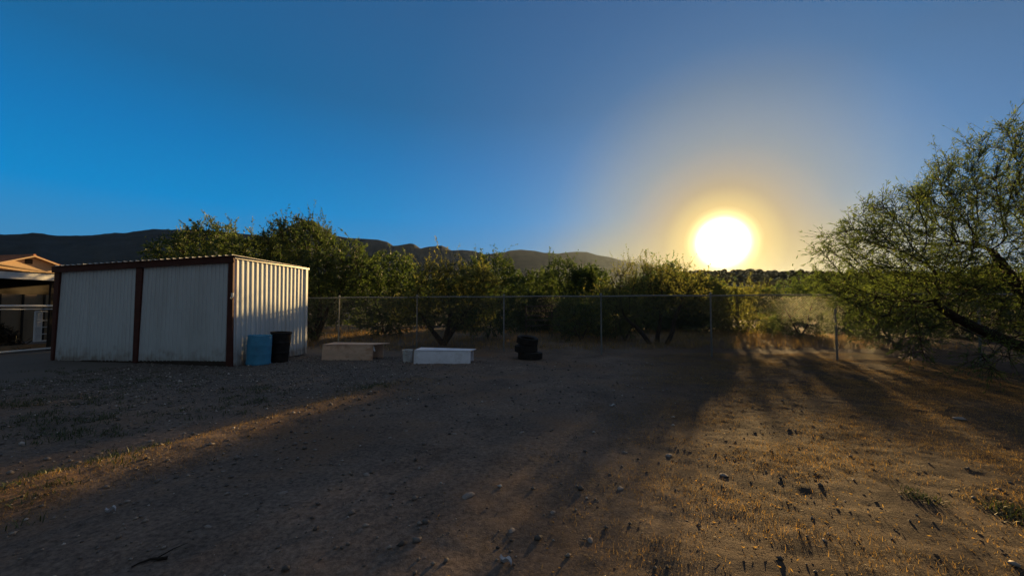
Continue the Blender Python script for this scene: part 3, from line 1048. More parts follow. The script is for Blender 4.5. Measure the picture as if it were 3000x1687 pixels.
# ------------------------------------------------------------------ chain link fence
def fence():
    P0 = Vector((-.27, 13.2, 0))
    st = Vector((3.05, -.75, 0))
    k0, k1 = -4, 5
    H = 1.80
    base = P0 + st * k0
    root = thing('chain_link_fence', base, 'galvanised chain link fence with top rail running behind the yard', 'fence')
    for k in range(k0, k1 + 1):
        p = P0 + st * k
        z = ghs(p.x, p.y)
        m = MB()
        m.tube([(p.x, p.y, z - .3), (p.x, p.y, H + .03)], .026, 8)
        m.lathe([(.036, -.02), (.036, .02), (.028, .045), (0, .055)], 8, (p.x, p.y, H + .03))
        m.build('post', M['galv'], root, smooth=True)
    a = P0 + st * k0
    b_ = P0 + st * k1
    m = MB()
    n = 60
    m.tube([(a + (b_ - a) * (i / n)) + Vector((0, 0, H + .012 * math.sin(i * .9) - .012 * abs(math.sin(i / n * 9 * math.pi)))) for i in range(n + 1)], .021, 7)
    m.build('top_rail', M['galv'], root, smooth=True)
    # woven wire: two families of leaning wires, 6 cm diamonds
    L = (b_ - a).length
    u = (b_ - a).normalized()
    nrm = Vector((-u.y, u.x, 0)) * -1
    vs, fs = [], []
    off = 0
    sp, r = .066, .0021
    hw = H + .03 - .05
    seg = 6
    for fam in (1, -1):
        for i in range(int((L + hw) / sp)):
            s0 = i * sp - (hw if fam == 1 else 0)
            pts = []
            for q in range(seg + 1):
                z = .05 + hw * q / seg
                s = s0 + fam * (z - .05)
                pts.append((s, z))
            pts = [(s, z) for s, z in pts if -.001 <= s <= L]
            if len(pts) < 2:
                continue
            wv = []
            for s, z in pts:
                bulge = .035 * math.sin(s * 1.9) * math.sin(math.pi * min(1, z / hw)) + .02 * math.sin(s * .7 + z * 2)
                c = a + u * s + nrm * (.034 + bulge + fam * .002)
                for j in range(3):
                    an = 2 * math.pi * j / 3
                    wv.append((c.x + (u.x * math.cos(an) * fam * .7 + nrm.x * math.sin(an)) * r, c.y + (u.y * math.cos(an) * fam * .7 + nrm.y * math.sin(an)) * r, z - math.cos(an) * r * .7))
            vs += wv
            m_ = len(pts)
            for q in range(m_ - 1):
                for j in range(3):
                    fs.append((off + q * 3 + j, off + q * 3 + (j + 1) % 3, off + (q + 1) * 3 + (j + 1) % 3, off + (q + 1) * 3 + j))
            off += m_ * 3
    va = np.array(vs) - np.array(base)
    raw_mesh('wire_mesh', va, np.array(fs), 4, M['wire'], root)


fence()


# ------------------------------------------------------------------ shed
A = Vector((-6.87, 9.83, 0))
UF = Vector((-.98, .20, 0)).normalized()      # along the front, to the left
UV = Vector((.20, .98, 0)).normalized()       # along the side, away
NF = Vector((-.20, -.98, 0)).normalized()     # front faces the yard
NS = Vector((.98, -.20, 0)).normalized()      # side faces right


def sheet(c00, c10, c11, c01, n, pitch, depth, name, mat, parent, rows=6, warp=None, thick=.003):
    """Ribbed sheet metal on a four-cornered patch; ribs run up the sheet."""
    c00, c10, c11, c01, n = (Vector(c) for c in (c00, c10, c11, c01, n))
    wid = (c10 - c00).length
    nr = max(2, round(wid / pitch))
    prof = [(0, 0), (.30, 0), (.36, 1), (.58, 1), (.64, 0)]
    us = []
    for i in range(nr):
        for f, h in prof:
            us.append(((i + f) / nr, h))
    us.append((1, 0))
    vs = []
    for side in (0, 1):
        for r in range(rows + 1):
            v = r / rows
            for u_, h in us:
                p = (c00 * (1 - u_) + c10 * u_) * (1 - v) + (c01 * (1 - u_) + c11 * u_) * v
                o = h * depth - side * thick
                if warp:
                    o += warp(u_, v)
                vs.append(p + n * o)
    k = len(us)
    fs = []
    N = k * (rows + 1)
    for r in range(rows):
        for i in range(k - 1):
            a_ = r * k + i
            fs.append((a_, a_ + 1, a_ + k + 1, a_ + k))
            fs.append((N + a_ + k, N + a_ + k + 1, N + a_ + 1, N + a_))
    for i in range(k - 1):
        fs.append((N + i, N + i + 1, i + 1, i))
        t_ = rows * k + i
        fs.append((t_, t_ + 1, N + t_ + 1, N + t_))
    for r in range(rows):
        a_ = r * k
        fs.append((N + a_, a_, a_ + k, N + a_ + k))
        a_ = r * k + k - 1
        fs.append((a_, N + a_, N + a_ + k, a_ + k))
    m = MB()
    m.add(vs, fs)
    return m.build(name, mat, parent)


def shed():
    root = thing('shed', A, 'white corrugated metal shed with dark red posts and fascia', 'shed')
    fr = lambda px, py, o=0: on_plane(px, py, A + NF * o, NF)
    sd = lambda px, py, o=0: on_plane(px, py, A + NS * o, NS)
    dent = lambda u_, v: (.045 * math.exp(-((u_ - .33 - .03 * v) / .035) ** 2) - .03 * math.exp(-((u_ - .40) / .05) ** 2)) * max(0, 1 - v / .62) + .012 * math.sin(u_ * 9) * (1 - v) + .02 * math.exp(-((u_ - .6) / .03) ** 2) * max(0, 1 - v / .4)
    sheet(fr(158.5, 1056), fr(394, 1057), fr(404, 783), fr(180, 795), NF, .125, .016, 'door_panel', M['panel'], root, 12, dent)
    d2 = lambda u_, v: .010 * math.sin(u_ * 7 + 1) * (1 - v)
    sheet(fr(404, 1057), fr(666, 1058), fr(674, 767), fr(420, 783), NF, .125, .016, 'door_panel', M['panel'], root, 8, d2)

    def post(pts_top, pts_bot, dep, name='post'):
        (x0, x1, yt), (x2, x3, yb) = pts_top, pts_bot
        q = [fr(x2, yb, .02), fr(x3, yb, .02), fr(x1, yt, .02), fr(x0, yt, .02)]
        MB().slab(q, NF * dep).build(name, M['red'], root, bevel=.004)
    post((166, 181, 798), (154, 160, 1060), .05)
    post((404, 422, 785), (393, 405, 1062), .045)
    post((674, 688, 768), (666, 683, 1073), .05)
    # fascia and roof sheet
    q = [fr(157, 799, .05), fr(690, 769, .05), fr(686, 749.5, .05), fr(157, 781.5, .05)]
    MB().slab(q, NF * .045).build('fascia', M['red'], root, bevel=.004)
    tl, tr_ = fr(152, 780, .16), fr(687, 747.2, .16)
    bk = sd(906, 785.5, .07)
    bk2 = bk + (tl - tr_)
    up_ = (tr_ - tl).cross(bk - tr_).normalized()
    sheet(tl, tr_, bk, bk2, up_, .20, .022, 'roof', M['roof_metal'], root, 2)
    # side wall with its top trim
    s_bl, s_br = sd(683.5, 1073.5, 0), sd(896.5, 1036, 0)
    s_tr, s_tl = sd(900, 787, 0), sd(687, 752, 0)
    sheet(s_bl, s_br, s_tr, s_tl, NS, .15, .022, 'side_wall', M['panel'], root, 8, lambda u_, v: .008 * math.sin(u_ * 5) * (1 - v))
    q = [sd(686, 757, .026), sd(904, 790.5, .026), sd(904.5, 786.3, .026), sd(686, 748.5, .026)]
    MB().slab(q, NS * .03).build('side_trim', M['roof_metal'], root)
    q = [sd(892, 1036, .024), sd(897.5, 1035.5, .024), sd(901, 790, .024), sd(895.5, 790, .024)]
    MB().slab(q, NS * .02).build('corner_trim', M['panel'], root)
    # left and back walls
    s_l = fr(157, 1056)
    s_lt = fr(166, 790)
    dep = s_br - s_bl
    sheet(s_l + dep, s_l, s_lt, s_lt + dep, -NS, .15, .02, 'left_wall', M['panel'], root, 2)
    sheet(s_br, s_l + dep, s_lt + dep, s_tr, -NF, .15, .02, 'back_wall', M['panel'], root, 2)
    # bottom board across the front and a latch on the corner post
    q = [fr(400, 1066, -.02), fr(668, 1073.5, -.02), fr(668, 1057, -.02), fr(400, 1055, -.02)]
    MB().slab(q, NF * .03).build('bottom_board', M['dark_board'], root)
    q = [fr(158, 1063, -.02), fr(395, 1066, -.02), fr(395, 1055, -.02), fr(158, 1054, -.02)]
    MB().slab(q, NF * .03).build('bottom_board', M['dark_board'], root)
    c = fr(681, 864, .09)
    m = MB()
    m.box(c, (.055, .03, .10), math.atan2(UF.y, UF.x))
    m.tube([c + Vector((-.02, -.03, -.05)), c + Vector((-.02, -.05, -.09)), c + Vector((.02, -.05, -.09)), c + Vector((.02, -.03, -.05))], .006, 6)
    m.build('latch', M['white'], root)
    # concrete footing line
    return root


shed()


# ------------------------------------------------------------------ drums, tubs, bucket, tyres
def drum():
    base = ground_at(762, 1073)
    base.y += .26
    base.x = X(762, base.y)
    z0 = ghs(base.x, base.y) - .01
    base.z = z0
    root = thing('drum', base, 'faded blue plastic drum against the side of the white shed', 'drum')
    Rr, H = .272, .74
    prof = [(0, .0), (Rr * .93, 0), (Rr * 1.0, .03), (Rr * 1.02, .06), (Rr, .085), (Rr, H * .36), (Rr * 1.008, H * .375), (Rr * 1.008, H * .40), (Rr, H * .415), (Rr, H * .66), (Rr * 1.008, H * .675), (Rr * 1.008, H * .70), (Rr, H * .715),
            (Rr * .985, H - .05), (Rr * .97, H - .012)]
    lean = Matrix.Rotation(R(2.2), 3, 'Y')
    MB().lathe(prof, 40, base, lean).build('barrel', M['blue'], root, smooth=True)
    MB().lathe([(Rr * .97, H - .012), (Rr * .985, H + .004), (Rr * .96, H + .012), (Rr * .90, H + .006), (Rr * .88, H - .012), (0, H - .010)], 40, base, lean).build('lid', M['blue'], root, smooth=True)
    for bx_, by_, r_ in ((.14, .08, .035), (-.15, -.05, .028)):
        MB().lathe([(r_, 0), (r_, .018), (r_ * .7, .022), (0, .022)], 14, base + lean @ Vector((bx_, by_, H - .012)), lean).build('bung', M['blue'], root, smooth=True)


def trash():
    base = ground_at(823, 1063)
    base.y += .2
    base.x = X(823, base.y)
    base.z = ghs(base.x, base.y) - .01
    root = thing('barrel', base, 'black open barrel leaning against the shed beside the blue drum', 'barrel')
    H, r0, r1 = .80, .205, .245
    lean = Matrix.Rotation(R(2.8), 3, 'Y')
    prof = [(0, 0), (r0 * .95, 0), (r0, .02)]
    for i in range(1, 12):
        z = H * i / 12
        rad = r0 + (r1 - r0) * i / 12
        if i in (4, 8):
            prof += [(rad, z - .02), (rad + .008, z - .008), (rad + .008, z + .008), (rad, z + .02)]
        else:
            prof.append((rad, z))
    prof += [(r1, H - .035)]
    MB().lathe(prof, 36, base, lean).build('body', M['black'], root, smooth=True)
    m = MB()
    m.lathe([(r1, H - .035), (r1 + .014, H - .03), (r1 + .016, H), (r1 + .006, H + .008), (r1 - .008, H), (r1 - .012, H - .05), (r0 * .97, .03), (0, .025)], 36, base, lean)
    m.build('rim', M['black'], root, smooth=True)


drum()
trash()


def tub(label, px0, px1, ybase, hh, dd, mat, over, torn, tilt=0.0, slope=0.0):
    """An old steel tub turned on its long side: front, top, back and one closed end; the right end stands open."""
    b0 = ground_at(px0, ybase)
    b1 = ground_at(px1, ybase)
    L = (b1 - b0).length
    a = math.atan2(b1.y - b0.y, b1.x - b0.x) + tilt
    z0 = min(ghs(b0.x, b0.y), ghs(b1.x, b1.y)) - .01
    o = Vector((b0.x, b0.y, z0))
    root = thing('trough', o, label, 'trough')
    m3 = Matrix.Rotation(a, 3, 'Z')
    W = lambda x, y, z: o + m3 @ Vector((x, y, z + x * slope))
    t = .022

    def plate(name, q, n):
        MB().slab([W(*p) for p in q], m3 @ Vector(n)).build(name, mat, root, bevel=.006)
    # front face made of a slightly bulged grid
    vs, fs = [], []
    nx_, nz_ = 14, 6
    for side in (0, 1):
        for i in range(nx_ + 1):
            for k in range(nz_ + 1):
                u_, v = i / nx_, k / nz_
                bl = -.012 * math.sin(math.pi * u_) * math.sin(math.pi * v) + .004 * math.sin(u_ * 23 + v * 5)
                vs.append(W(L * u_, bl + (t if side else 0) + .05 * v, hh * v))
    n1 = nz_ + 1
    N = (nx_ + 1) * n1
    for i in range(nx_):
        for k in range(nz_):
            q = i * n1 + k
            fs += [(q, q + n1, q + n1 + 1, q + 1), (N + q, N + q + 1, N + q + n1 + 1, N + q + n1)]
    for i in range(nx_):
        q = i * n1
        fs += [(q, N + q, N + q + n1, q + n1), (q + nz_, q + n1 + nz_, N + q + n1 + nz_, N + q + nz_)]
    for k in range(nz_):
        q = nx_ * n1 + k
        fs += [(k, k + 1, N + k + 1, N + k), (q, N + q, N + q + 1, q + 1)]
    MB().add(vs, fs).build('front_panel', mat, root, smooth=True)
    plate('top_panel', [(-.006, .035, hh + .002), (L + .01, .035, hh + .002), (L + over, dd + .02, hh - .012), (.05, dd + .02, hh + .012)], (0, 0, t))
    plate('back_panel', [(.05, dd - t, 0), (L + over * .4, dd - t, 0), (L + over * .4, dd - t, hh - .014), (.05, dd - t, hh + .0)], (0, t, 0))
    plate('end_panel', [(.004, t + .055, 0), (.05, dd - t - .003, 0), (.05, dd - t - .003, hh - .004), (.004, t + .055, hh - .004)], (t, 0, 0))
    m = MB()
    m2 = MB()
    m2.tube([W(L + .004, .03, .01), W(L + .008, .045, hh * .5), W(L + .006, .07, hh)], .012, 6)
    m.tube([W(-.004, .01, .01), W(-.004, .03, hh * .5), W(-.002, .055, hh)], .010, 6)
    m.build('edge_roll', mat, root, smooth=True)
    m2.build('edge_roll', mat, root, smooth=True)
    if torn:
        q = [W(L - .05, .12, hh - .03), W(L - .02, .22, hh - .04), W(L + .03, .20, hh - .20), W(L + .0, .13, hh - .16)]
        MB().slab(q, m3 @ Vector((.006, 0, 0))).build('torn_flap', M['white'], root)
    return root


tub('rust stained tan trough turned over on the gravel near the shed', 943, 1089, 1054, .42, .62, M['rusty'], .30, True)
tub('white enamelled trough turned over on the dirt beside the small bucket', 1213, 1376, 1064, .345, .55, M['tub'], .12, False, slope=-.012)


def bucket():
    base = ground_at(1196, 1060.5)
    base.y += .12
    base.x = X(1196, base.y)
    base.z = ghs(base.x, base.y) - .005
    root = thing('bucket', base, 'small dirty white bucket standing beside the white trough', 'bucket')
    H, r0, r1 = .335, .112, .132
    prof = [(0, 0), (r0, 0), (r0 + .003, .01)]
    for i in range(1, 8):
        z = H * i / 8
        rad = r0 + (r1 - r0) * i / 8
        prof += [(rad, z - .008), (rad + .003, z), (rad, z + .008)]
    MB().lathe(prof + [(r1, H - .04)], 26, base).build('body', M['bucket'], root, smooth=True)
    MB().lathe([(r1, H - .04), (r1 + .009, H - .036), (r1 + .009, H - .02), (r1 + .003, H - .015), (r1 + .010, H - .008), (r1 + .006, H), (r1 - .006, H), (r1 - .012, H - .02), (r0 * .95, .02), (0, .015)], 26, base).build('rim', M['bucket'], root, smooth=True)
    m = MB()
    m.tube([base + Vector((r1 * math.cos(a_) * 1.05, r1 * math.sin(a_) * 1.05, H - .03 - .10 * math.sin((a_ + .2) % math.pi))) for a_ in np.linspace(-3.0, -.15, 12)], .003, 5)
    m.build('handle', M['wire'], root)


bucket()


def tyre(loc, tilt, label, rz, Ro=.335, W=.205):
    root = thing('tyre', loc, label, 'tyre', 'stack of old tyres by the fence')
    m3 = Matrix.Rotation(tilt[0], 3, 'X') @ Matrix.Rotation(tilt[1], 3, 'Y') @ Matrix.Rotation(rz, 3, 'Z')
    Ri = .205
    h = W / 2
    prof = [(Ri, -h * .55), (Ri + .01, -h * .78), (Ri + .035, -h * .92), (Ri + .07, -h), (Ro - .045, -h * .97), (Ro - .018, -h * .86)]
    prof_up = [(r_, -z_) for r_, z_ in prof[::-1]]
    inner = [(Ri - .0, h * .55), (Ri + .012, h * .5), (Ri + .05, h * .70), (Ro - .04, h * .62), (Ro - .028, 0), (Ro - .04, -h * .62), (Ri + .05, -h * .70), (Ri + .012, -h * .5)]
    c = Vector(loc) + m3 @ Vector((0, 0, 0)) + Vector((0, 0, h))
    MB().lathe(prof, 48, c, m3).build('sidewall', M['rubber'], root, smooth=True)
    m = MB()
    m.lathe(prof_up + inner, 48, c, m3)
    m.lathe([(Ri + .012, -h * .5), (Ri, -h * .55)], 48, c, m3)
    m.build('sidewall', M['rubber'], root, smooth=True)
    # tread: blocks with grooves
    m = MB()
    n = 64
    m.lathe([(Ro - .018, -h * .86), (Ro - .006, -h * .72), (Ro - .006, h * .72), (Ro - .018, h * .86)], 64, c, m3)
    for row, (z0, z1, ph) in enumerate(((-h * .80, -h * .42, 0), (-h * .34, h * .34, .5), (h * .42, h * .80, 0))):
        for j in range(n):
            a0 = 2 * math.pi * (j + ph + .10) / n
            a1 = 2 * math.pi * (j + ph + .80) / n
            q = []
            for rad in (Ro - .010, Ro + .002):
                for a_, z_ in ((a0, z0), (a1, z0), (a1, z1), (a0, z1)):
                    sk = .02 if row == 1 else 0
                    q.append(c + m3 @ Vector((rad * math.cos(a_ + sk * (z_ / h)), rad * math.sin(a_ + sk * (z_ / h)), z_)))
            m.hexa(q)
    m.build('tread', M['rubber'], root)


tb = ground_at(1552, 1054)
tb.y += .33
tx = X(1553, tb.y)
tz = ghs(tx, tb.y) - .01
tyre((tx, tb.y, tz), (R(-1), R(1)), 'bottom tyre of the stack, lying flat on the dirt', .3, .345)
tyre((X(1541, tb.y), tb.y + .03, tz + .203), (R(1), R(-2)), 'middle tyre of the stack, pushed out to the left', 1.0, .325)
tyre((X(1545, tb.y), tb.y + .0, tz + .425), (R(6), R(7)), 'top tyre of the stack, tipped and showing its dark hole', 2.0, .305, .20)


# ------------------------------------------------------------------ pens beyond the fence
def corral(label, px0, px1, Y, ys_, posts, mat, rad, group=None):
    p0 = Vector((X(px0, Y), Y, 0))
    root = thing('corral_panel', p0, label, 'corral panel', group)
    for y, a_, b_ in ys_:
        m = MB()
        z = Z(y, Y)
        q = []
        for i in range(9):
            f = i / 8
            q.append((X(a_ + (b_ - a_) * f, Y), Y, z + .02 * math.sin(f * 5 + y)))
        m.tube(q, rad, 6)
        m.build('rail', mat, root, smooth=True)
    for px, yt in posts:
        x = X(px, Y)
        MB().tube([(x, Y + rad * 2, -.1), (x, Y + rad * 2, Z(yt, Y))], rad * 1.15, 6).build('post', mat, root, smooth=True)
    return root


corral('rusty brown pipe corral panel under the dark trees, seen through the fence', 1540, 1765, 18.5, [(897, 1540, 1640), (911, 1540, 1640), (925, 1540, 1640), (938, 1540, 1765), (953, 1540, 1640)],
       [(1541, 894), (1617, 892), (1697, 935), (1764, 935)], M['pipe'], .026)
corral('grey pipe pen panel in the shade beside the shed, seen through the fence', 905, 1062, 20.5, [(918, 985, 1062), (936, 985, 1062), (953, 985, 1062)], [(986, 915), (1058, 893), (1022, 916)], M['galv'], .025)


# ------------------------------------------------------------------ horse stall and house on the left
def stall():
    a = at(-70, 900, 11.7)
    b_ = at(172, 900, 13.6)
    a.z = b_.z = 0
    u = (b_ - a).normalized()
    n = Vector((u.y, -u.x, 0))          # towards the yard
    g_end = b_.copy()
    b_ = b_ + u * 4.0
    root = thing('horse_stall', (b_.x, b_.y, 0), 'open horse stall with white roof edge and white pipe rails', 'stall')
    zt = 2.55
    q = [a + Vector((0, 0, zt - .215)), b_ + Vector((0, 0, zt - .215)), b_ + Vector((0, 0, zt)), a + Vector((0, 0, zt))]
    MB().slab(q, n * .04).build('fascia', M['white'], root, bevel=.005)
    # roof deck, low slope, ribbed
    back = -n * 3.6
    sheet(a + n * .06 + Vector((0, 0, zt + .012)), b_ + n * .06 + Vector((0, 0, zt + .012)), b_ + back + Vector((0, 0, zt + .14)), a + back + Vector((0, 0, zt + .14)), Vector((0, 0, 1)), .2, .025, 'roof', M['dark'], root, 2)
    for f in (.02, .30, .66, .98):
        p = a + (b_ - a) * f - n * .10
        MB().box((p.x, p.y, (zt - .22) / 2), (.09, .09, zt - .22), math.atan2(u.y, u.x)).build('post', M['dark'], root)
    for z, r_ in ((1.49, .035), (1.385, .016), (.075, .032)):
        MB().tube([a + Vector((0, 0, z)) + n * .02, b_ + Vector((0, 0, z)) + n * .02], r_, 8).build('rail', M['white'], root, smooth=True)
    # wire gate
    g0 = a + (g_end - a) * .77 - n * .25
    g1 = a + (g_end - a) * .985 - n * .25
    gate = MB()
    zb, zg = .32, 1.30
    for p, q_ in ((g0, g0), (g1, g1)):
        gate.tube([p + Vector((0, 0, zb)), q_ + Vector((0, 0, zg))], .024, 7)
    gm = g0 + (g1 - g0) * .42
    gate.tube([gm + Vector((0, 0, zb)), gm + Vector((0, 0, zg))], .018, 7)
    for z in (zb, .55, .78, 1.0, zg):
        gate.tube([g0 + Vector((0, 0, z)), g1 + Vector((0, 0, z))], .016 if z not in (zb, zg) else .024, 7)
    for i in range(1, 12):
        p = g0 + (gm - g0) * (i / 12)
        gate.tube([p + Vector((0, 0, zb)), p + Vector((0, 0, zg))], .006, 4)
    gate.build('gate', M['white'], root, smooth=True)
    # timber wall at the back of the stall, facing right, with dark studs
    w0 = at(-120, 895, 15.0)
    w0.z = 0
    w1 = w0 + UV * 6.0
    nn = NS
    q = [w0, w1, w1 + Vector((0, 0, 2.0)), w0 + Vector((0, 0, 2.0))]
    MB().slab(q, -nn * .05).build('back_wall', M['tan'], root)
    for i in range(9):
        p = w0 + UV * (.35 + i * .66)
        q = [p, p + UV * .05, p + UV * .05 + Vector((0, 0, 2.05)), p + Vector((0, 0, 2.05))]
        MB().slab(q, nn * .06).build('stud', M['dark'], root)
    c0, c1 = a + back * .93, b_ + back * .93  # dark board added to stand for the shade under the stall roof
    q = [c0 + Vector((0, 0, 1.93)), c1 + Vector((0, 0, 1.93)), c1 + Vector((0, 0, zt + .10)), c0 + Vector((0, 0, zt + .10))]
    MB().slab(q, n * .04).build('shade_board', M['dark'], root)
    # low dark kick board between the rails
    q = [a - n * .5 + Vector((0, 0, 0)), b_ - n * .5, b_ - n * .5 + Vector((0, 0, .22)), a - n * .5 + Vector((0, 0, .22))]
    MB().slab(q, -n * .03).build('kick_board', M['tan'], root)
    # hay heap on the stall floor
    return a, g_end, u, n


sa, sb, su, sn = stall()
# dark tumble of hay inside the stall
rng = np.random.default_rng(3)
hc = sa + (sb - sa) * .62 - sn * 1.3
N = 2600
r_ = np.abs(rng.normal(0, 1, N)).clip(0, 2.2) / 2.2
an = rng.uniform(0, 2 * np.pi, N)
hp = np.stack([hc.x + r_ * np.cos(an) * .95, hc.y + r_ * np.sin(an) * .7, rng.uniform(0, 1, N) * .85 * (1 - r_ ** 1.6)], -1)
LV, LF = leaves_mesh(hp, rng.normal(0, 1, (N, 3)), .28, .035, rng, 0)
hay_m = leaf_material('old_hay', (.018, .015, .010), (.06, .045, .025), .15)
tag(raw_mesh('hay_heap', LV, LF, 4, hay_m), 'dark loose heap of old hay inside the horse stall', 'hay heap')


def house():
    Y0 = 30.0
    ap = at(92, 749, Y0)
    root = thing('house', (ap.x, ap.y, 0), 'tan stucco house with a clay tile gable roof beyond the stall', 'house')
    hw = 1.75
    e_z = ap.z - .62
    UVu, NSs = UV, NS
    c = Vector((ap.x, ap.y, 0))
    L = -NSs * 9
    l, r = c - UVu * hw, c + UVu * hw
    up = Vector((0, 0, 1))
    # gable wall as a prism
    f = [l, r, r + up * (e_z - .08), c + up * (ap.z - .10), l + up * (e_z - .08)]
    vs = f + [p + L for p in f]
    MB().add(vs, [(0, 1, 2, 3, 4), (9, 8, 7, 6, 5), (0, 5, 6, 1), (1, 6, 7, 2), (2, 7, 8, 3), (3, 8, 9, 4), (4, 9, 5, 0)]).build('wall', M['stucco'], root)
    ov = NSs * .35
    for s, nm in ((-1, 0), (1, 1)):
        eave = c + UVu * s * (hw + .42) + up * (e_z - .22)
        rid = c + up * (ap.z)
        nrm = ((eave - rid).cross(L)).normalized()
        if nrm.z < 0:
            nrm = -nrm
        if s > 0:
            sheet(eave + ov, eave + L, rid + L, rid + ov, nrm, .28, .06, 'roof', M['tile'], root, 2, thick=.06)
        else:
            sheet(eave + L, eave + ov, rid + ov, rid + L, nrm, .28, .06, 'roof', M['tile'], root, 2, thick=.06)
        q = [eave + ov - up * .10, rid + ov - up * .10, rid + ov - up * .0, eave + ov - up * .0]
        MB().slab(q, NSs * .04).build('barge_board', M['stucco'], root)
    m = MB()
    m.tube([c + ov + up * (ap.z + .03), c + L + up * (ap.z + .03)], .09, 8)
    m.build('ridge_tiles', M['tile'], root, smooth=True)
    p = c - UVu * .35 + up * (e_z - .02) + NSs * .003
    w_ = MB().slab([p, p + UVu * .42, p + UVu * .42 + up * .36, p + up * .36], NSs * .03).build('vent', M['dark'], root)
    # long main block behind with its own ridge
    d0 = c + UVu * 1.4 - NSs * 2.5
    z1 = at(200, 772, 33).z
    d1 = d0 + UVu * 9
    f = [d0, d0 - NSs * 7, d0 - NSs * 7 + up * (z1 - 1.1), d0 - NSs * 3.5 + up * (z1 - .1), d0 + up * (z1 - 1.1)]
    vs = f + [p + UVu * 9 for p in f]
    MB().add(vs, [(0, 1, 2, 3, 4), (9, 8, 7, 6, 5), (0, 5, 6, 1), (1, 6, 7, 2), (2, 7, 8, 3), (3, 8, 9, 4), (4, 9, 5, 0)]).build('wall', M['stucco'], root)
    ea, rb = d0 + NSs * .4 + up * (z1 - 1.15), d0 - NSs * 3.5 + up * z1
    nn = (UVu * 9).cross(rb - ea).normalized()
    sheet(ea, ea + UVu * 9, rb + UVu * 9, rb, nn if nn.z > 0 else -nn, .28, .06, 'roof', M['tile'], root, 2, thick=.06)
    eb = d0 - NSs * 7.4 + up * (z1 - 1.15)
    sheet(eb + UVu * 9, eb, rb, rb + UVu * 9, Vector((-nn.x, -nn.y, abs(nn.z))), .28, .06, 'roof', M['tile'], root, 2, thick=.06)
    # porch roof in front of the gable
    p0 = c - UVu * 4.2 + NSs * .2 + up * (e_z - .05)
    p1 = c + UVu * .3 + NSs * .2 + up * (e_z - .55)
    nn = (p1 - p0).cross(NSs * 2.2 + up * -.5).normalized()
    if nn.z < 0:
        nn = -nn
    MB().slab([p0, p1, p1 + NSs * 2.0 - up * .25, p0 + NSs * 2.0 - up * .1], nn * .07).build('porch_roof', M['stucco'], root)


house()


# ------------------------------------------------------------------ small things on the dirt
rr = random.Random(4)


def stick(px0, py0, px1, py1, label):
    a, b_ = ground_at(px0, py0), ground_at(px1, py1)
    pts, rad = [], []
    n = 12
    for i in range(n + 1):
        f = i / n
        p = a + (b_ - a) * f
        q = Vector((-(b_ - a).y, (b_ - a).x, 0)).normalized()
        p = p + q * (.012 * math.sin(f * 5.2) + rr.uniform(-.006, .006))
        p.z = ghs(p.x, p.y) + .007 + .004 * math.sin(f * math.pi)
        pts.append(p)
        rad.append(.004 + .006 * f)
    m = MB()
    m.tube(pts, rad, 7)
    k = pts[8]
    m.tube([k, k + Vector((.05, .06, .02)), k + Vector((.08, .13, .015))], [.004, .003, .0015], 5)
    tag(m.build('stick', M['stick'], None, smooth=True), label, 'stick')


stick(385, 1662, 492, 1632, 'dark bent stick lying on bare dirt at the front of the yard')


def scrap(px, py, L, W, rz, label, mat=None):
    c = ground_at(px, py)
    z = ghs(c.x, c.y)
    vs, fs = [], []
    n = 6
    for s in (0, 1):
        for i in range(n + 1):
            f = i / n - .5
            wv = W * (.35 + .65 * math.cos(f * 2.6))
            for j in (-1, 0, 1):
                v = Vector((f * L, j * wv / 2, .012 + .02 * abs(j) + .012 * math.sin(f * 7) - s * .004))
                v = Matrix.Rotation(rz, 3, 'Z') @ v
                vs.append(v + Vector((c.x, c.y, z)))
    for s in (0, 1):
        for i in range(n):
            for j in range(2):
                q = s * (n + 1) * 3 + i * 3 + j
                f_ = (q, q + 3, q + 4, q + 1)
                fs.append(f_ if s == 0 else f_[::-1])
    tag(MB().add(vs, fs).build('scrap', mat or M['paper'], None), label, 'scrap')


scrap(1481, 1656, .085, .03, R(-38), 'crumpled white scrap at the very front of the yard')
scrap(1795, 1189, .09, .035, R(5), 'pale flat scrap on the shaded dirt before the bush')
scrap(323, 1500, .06, .03, R(20), 'small whitish scrap near the sunlit strip of dirt')

stones = []


def stone_mesh(seed):
    rg = np.random.default_rng(seed)
    m = MB()
    k, rings = 9, 6
    vs = []
    dirs = []
    for i in range(rings + 1):
        ph = math.pi * i / rings
        for j in range(k):
            a_ = 2 * math.pi * j / k
            dirs.append((math.sin(ph) * math.cos(a_), math.sin(ph) * math.sin(a_), math.cos(ph)))
    dirs = np.array(dirs)
    ax = rg.normal(0, 1, (5, 3))
    rad = 1 + sum(.12 * np.sin(dirs @ ax[i] * 2.3 + i) for i in range(5))
    P = dirs * rad[:, None] * np.array([1, .7, .42])
    fs = [(i * k + j, i * k + (j + 1) % k, (i + 1) * k + (j + 1) % k, (i + 1) * k + j) for i in range(rings) for j in range(k)]
    return m.add([tuple(p) for p in P], [f[::-1] for f in fs])


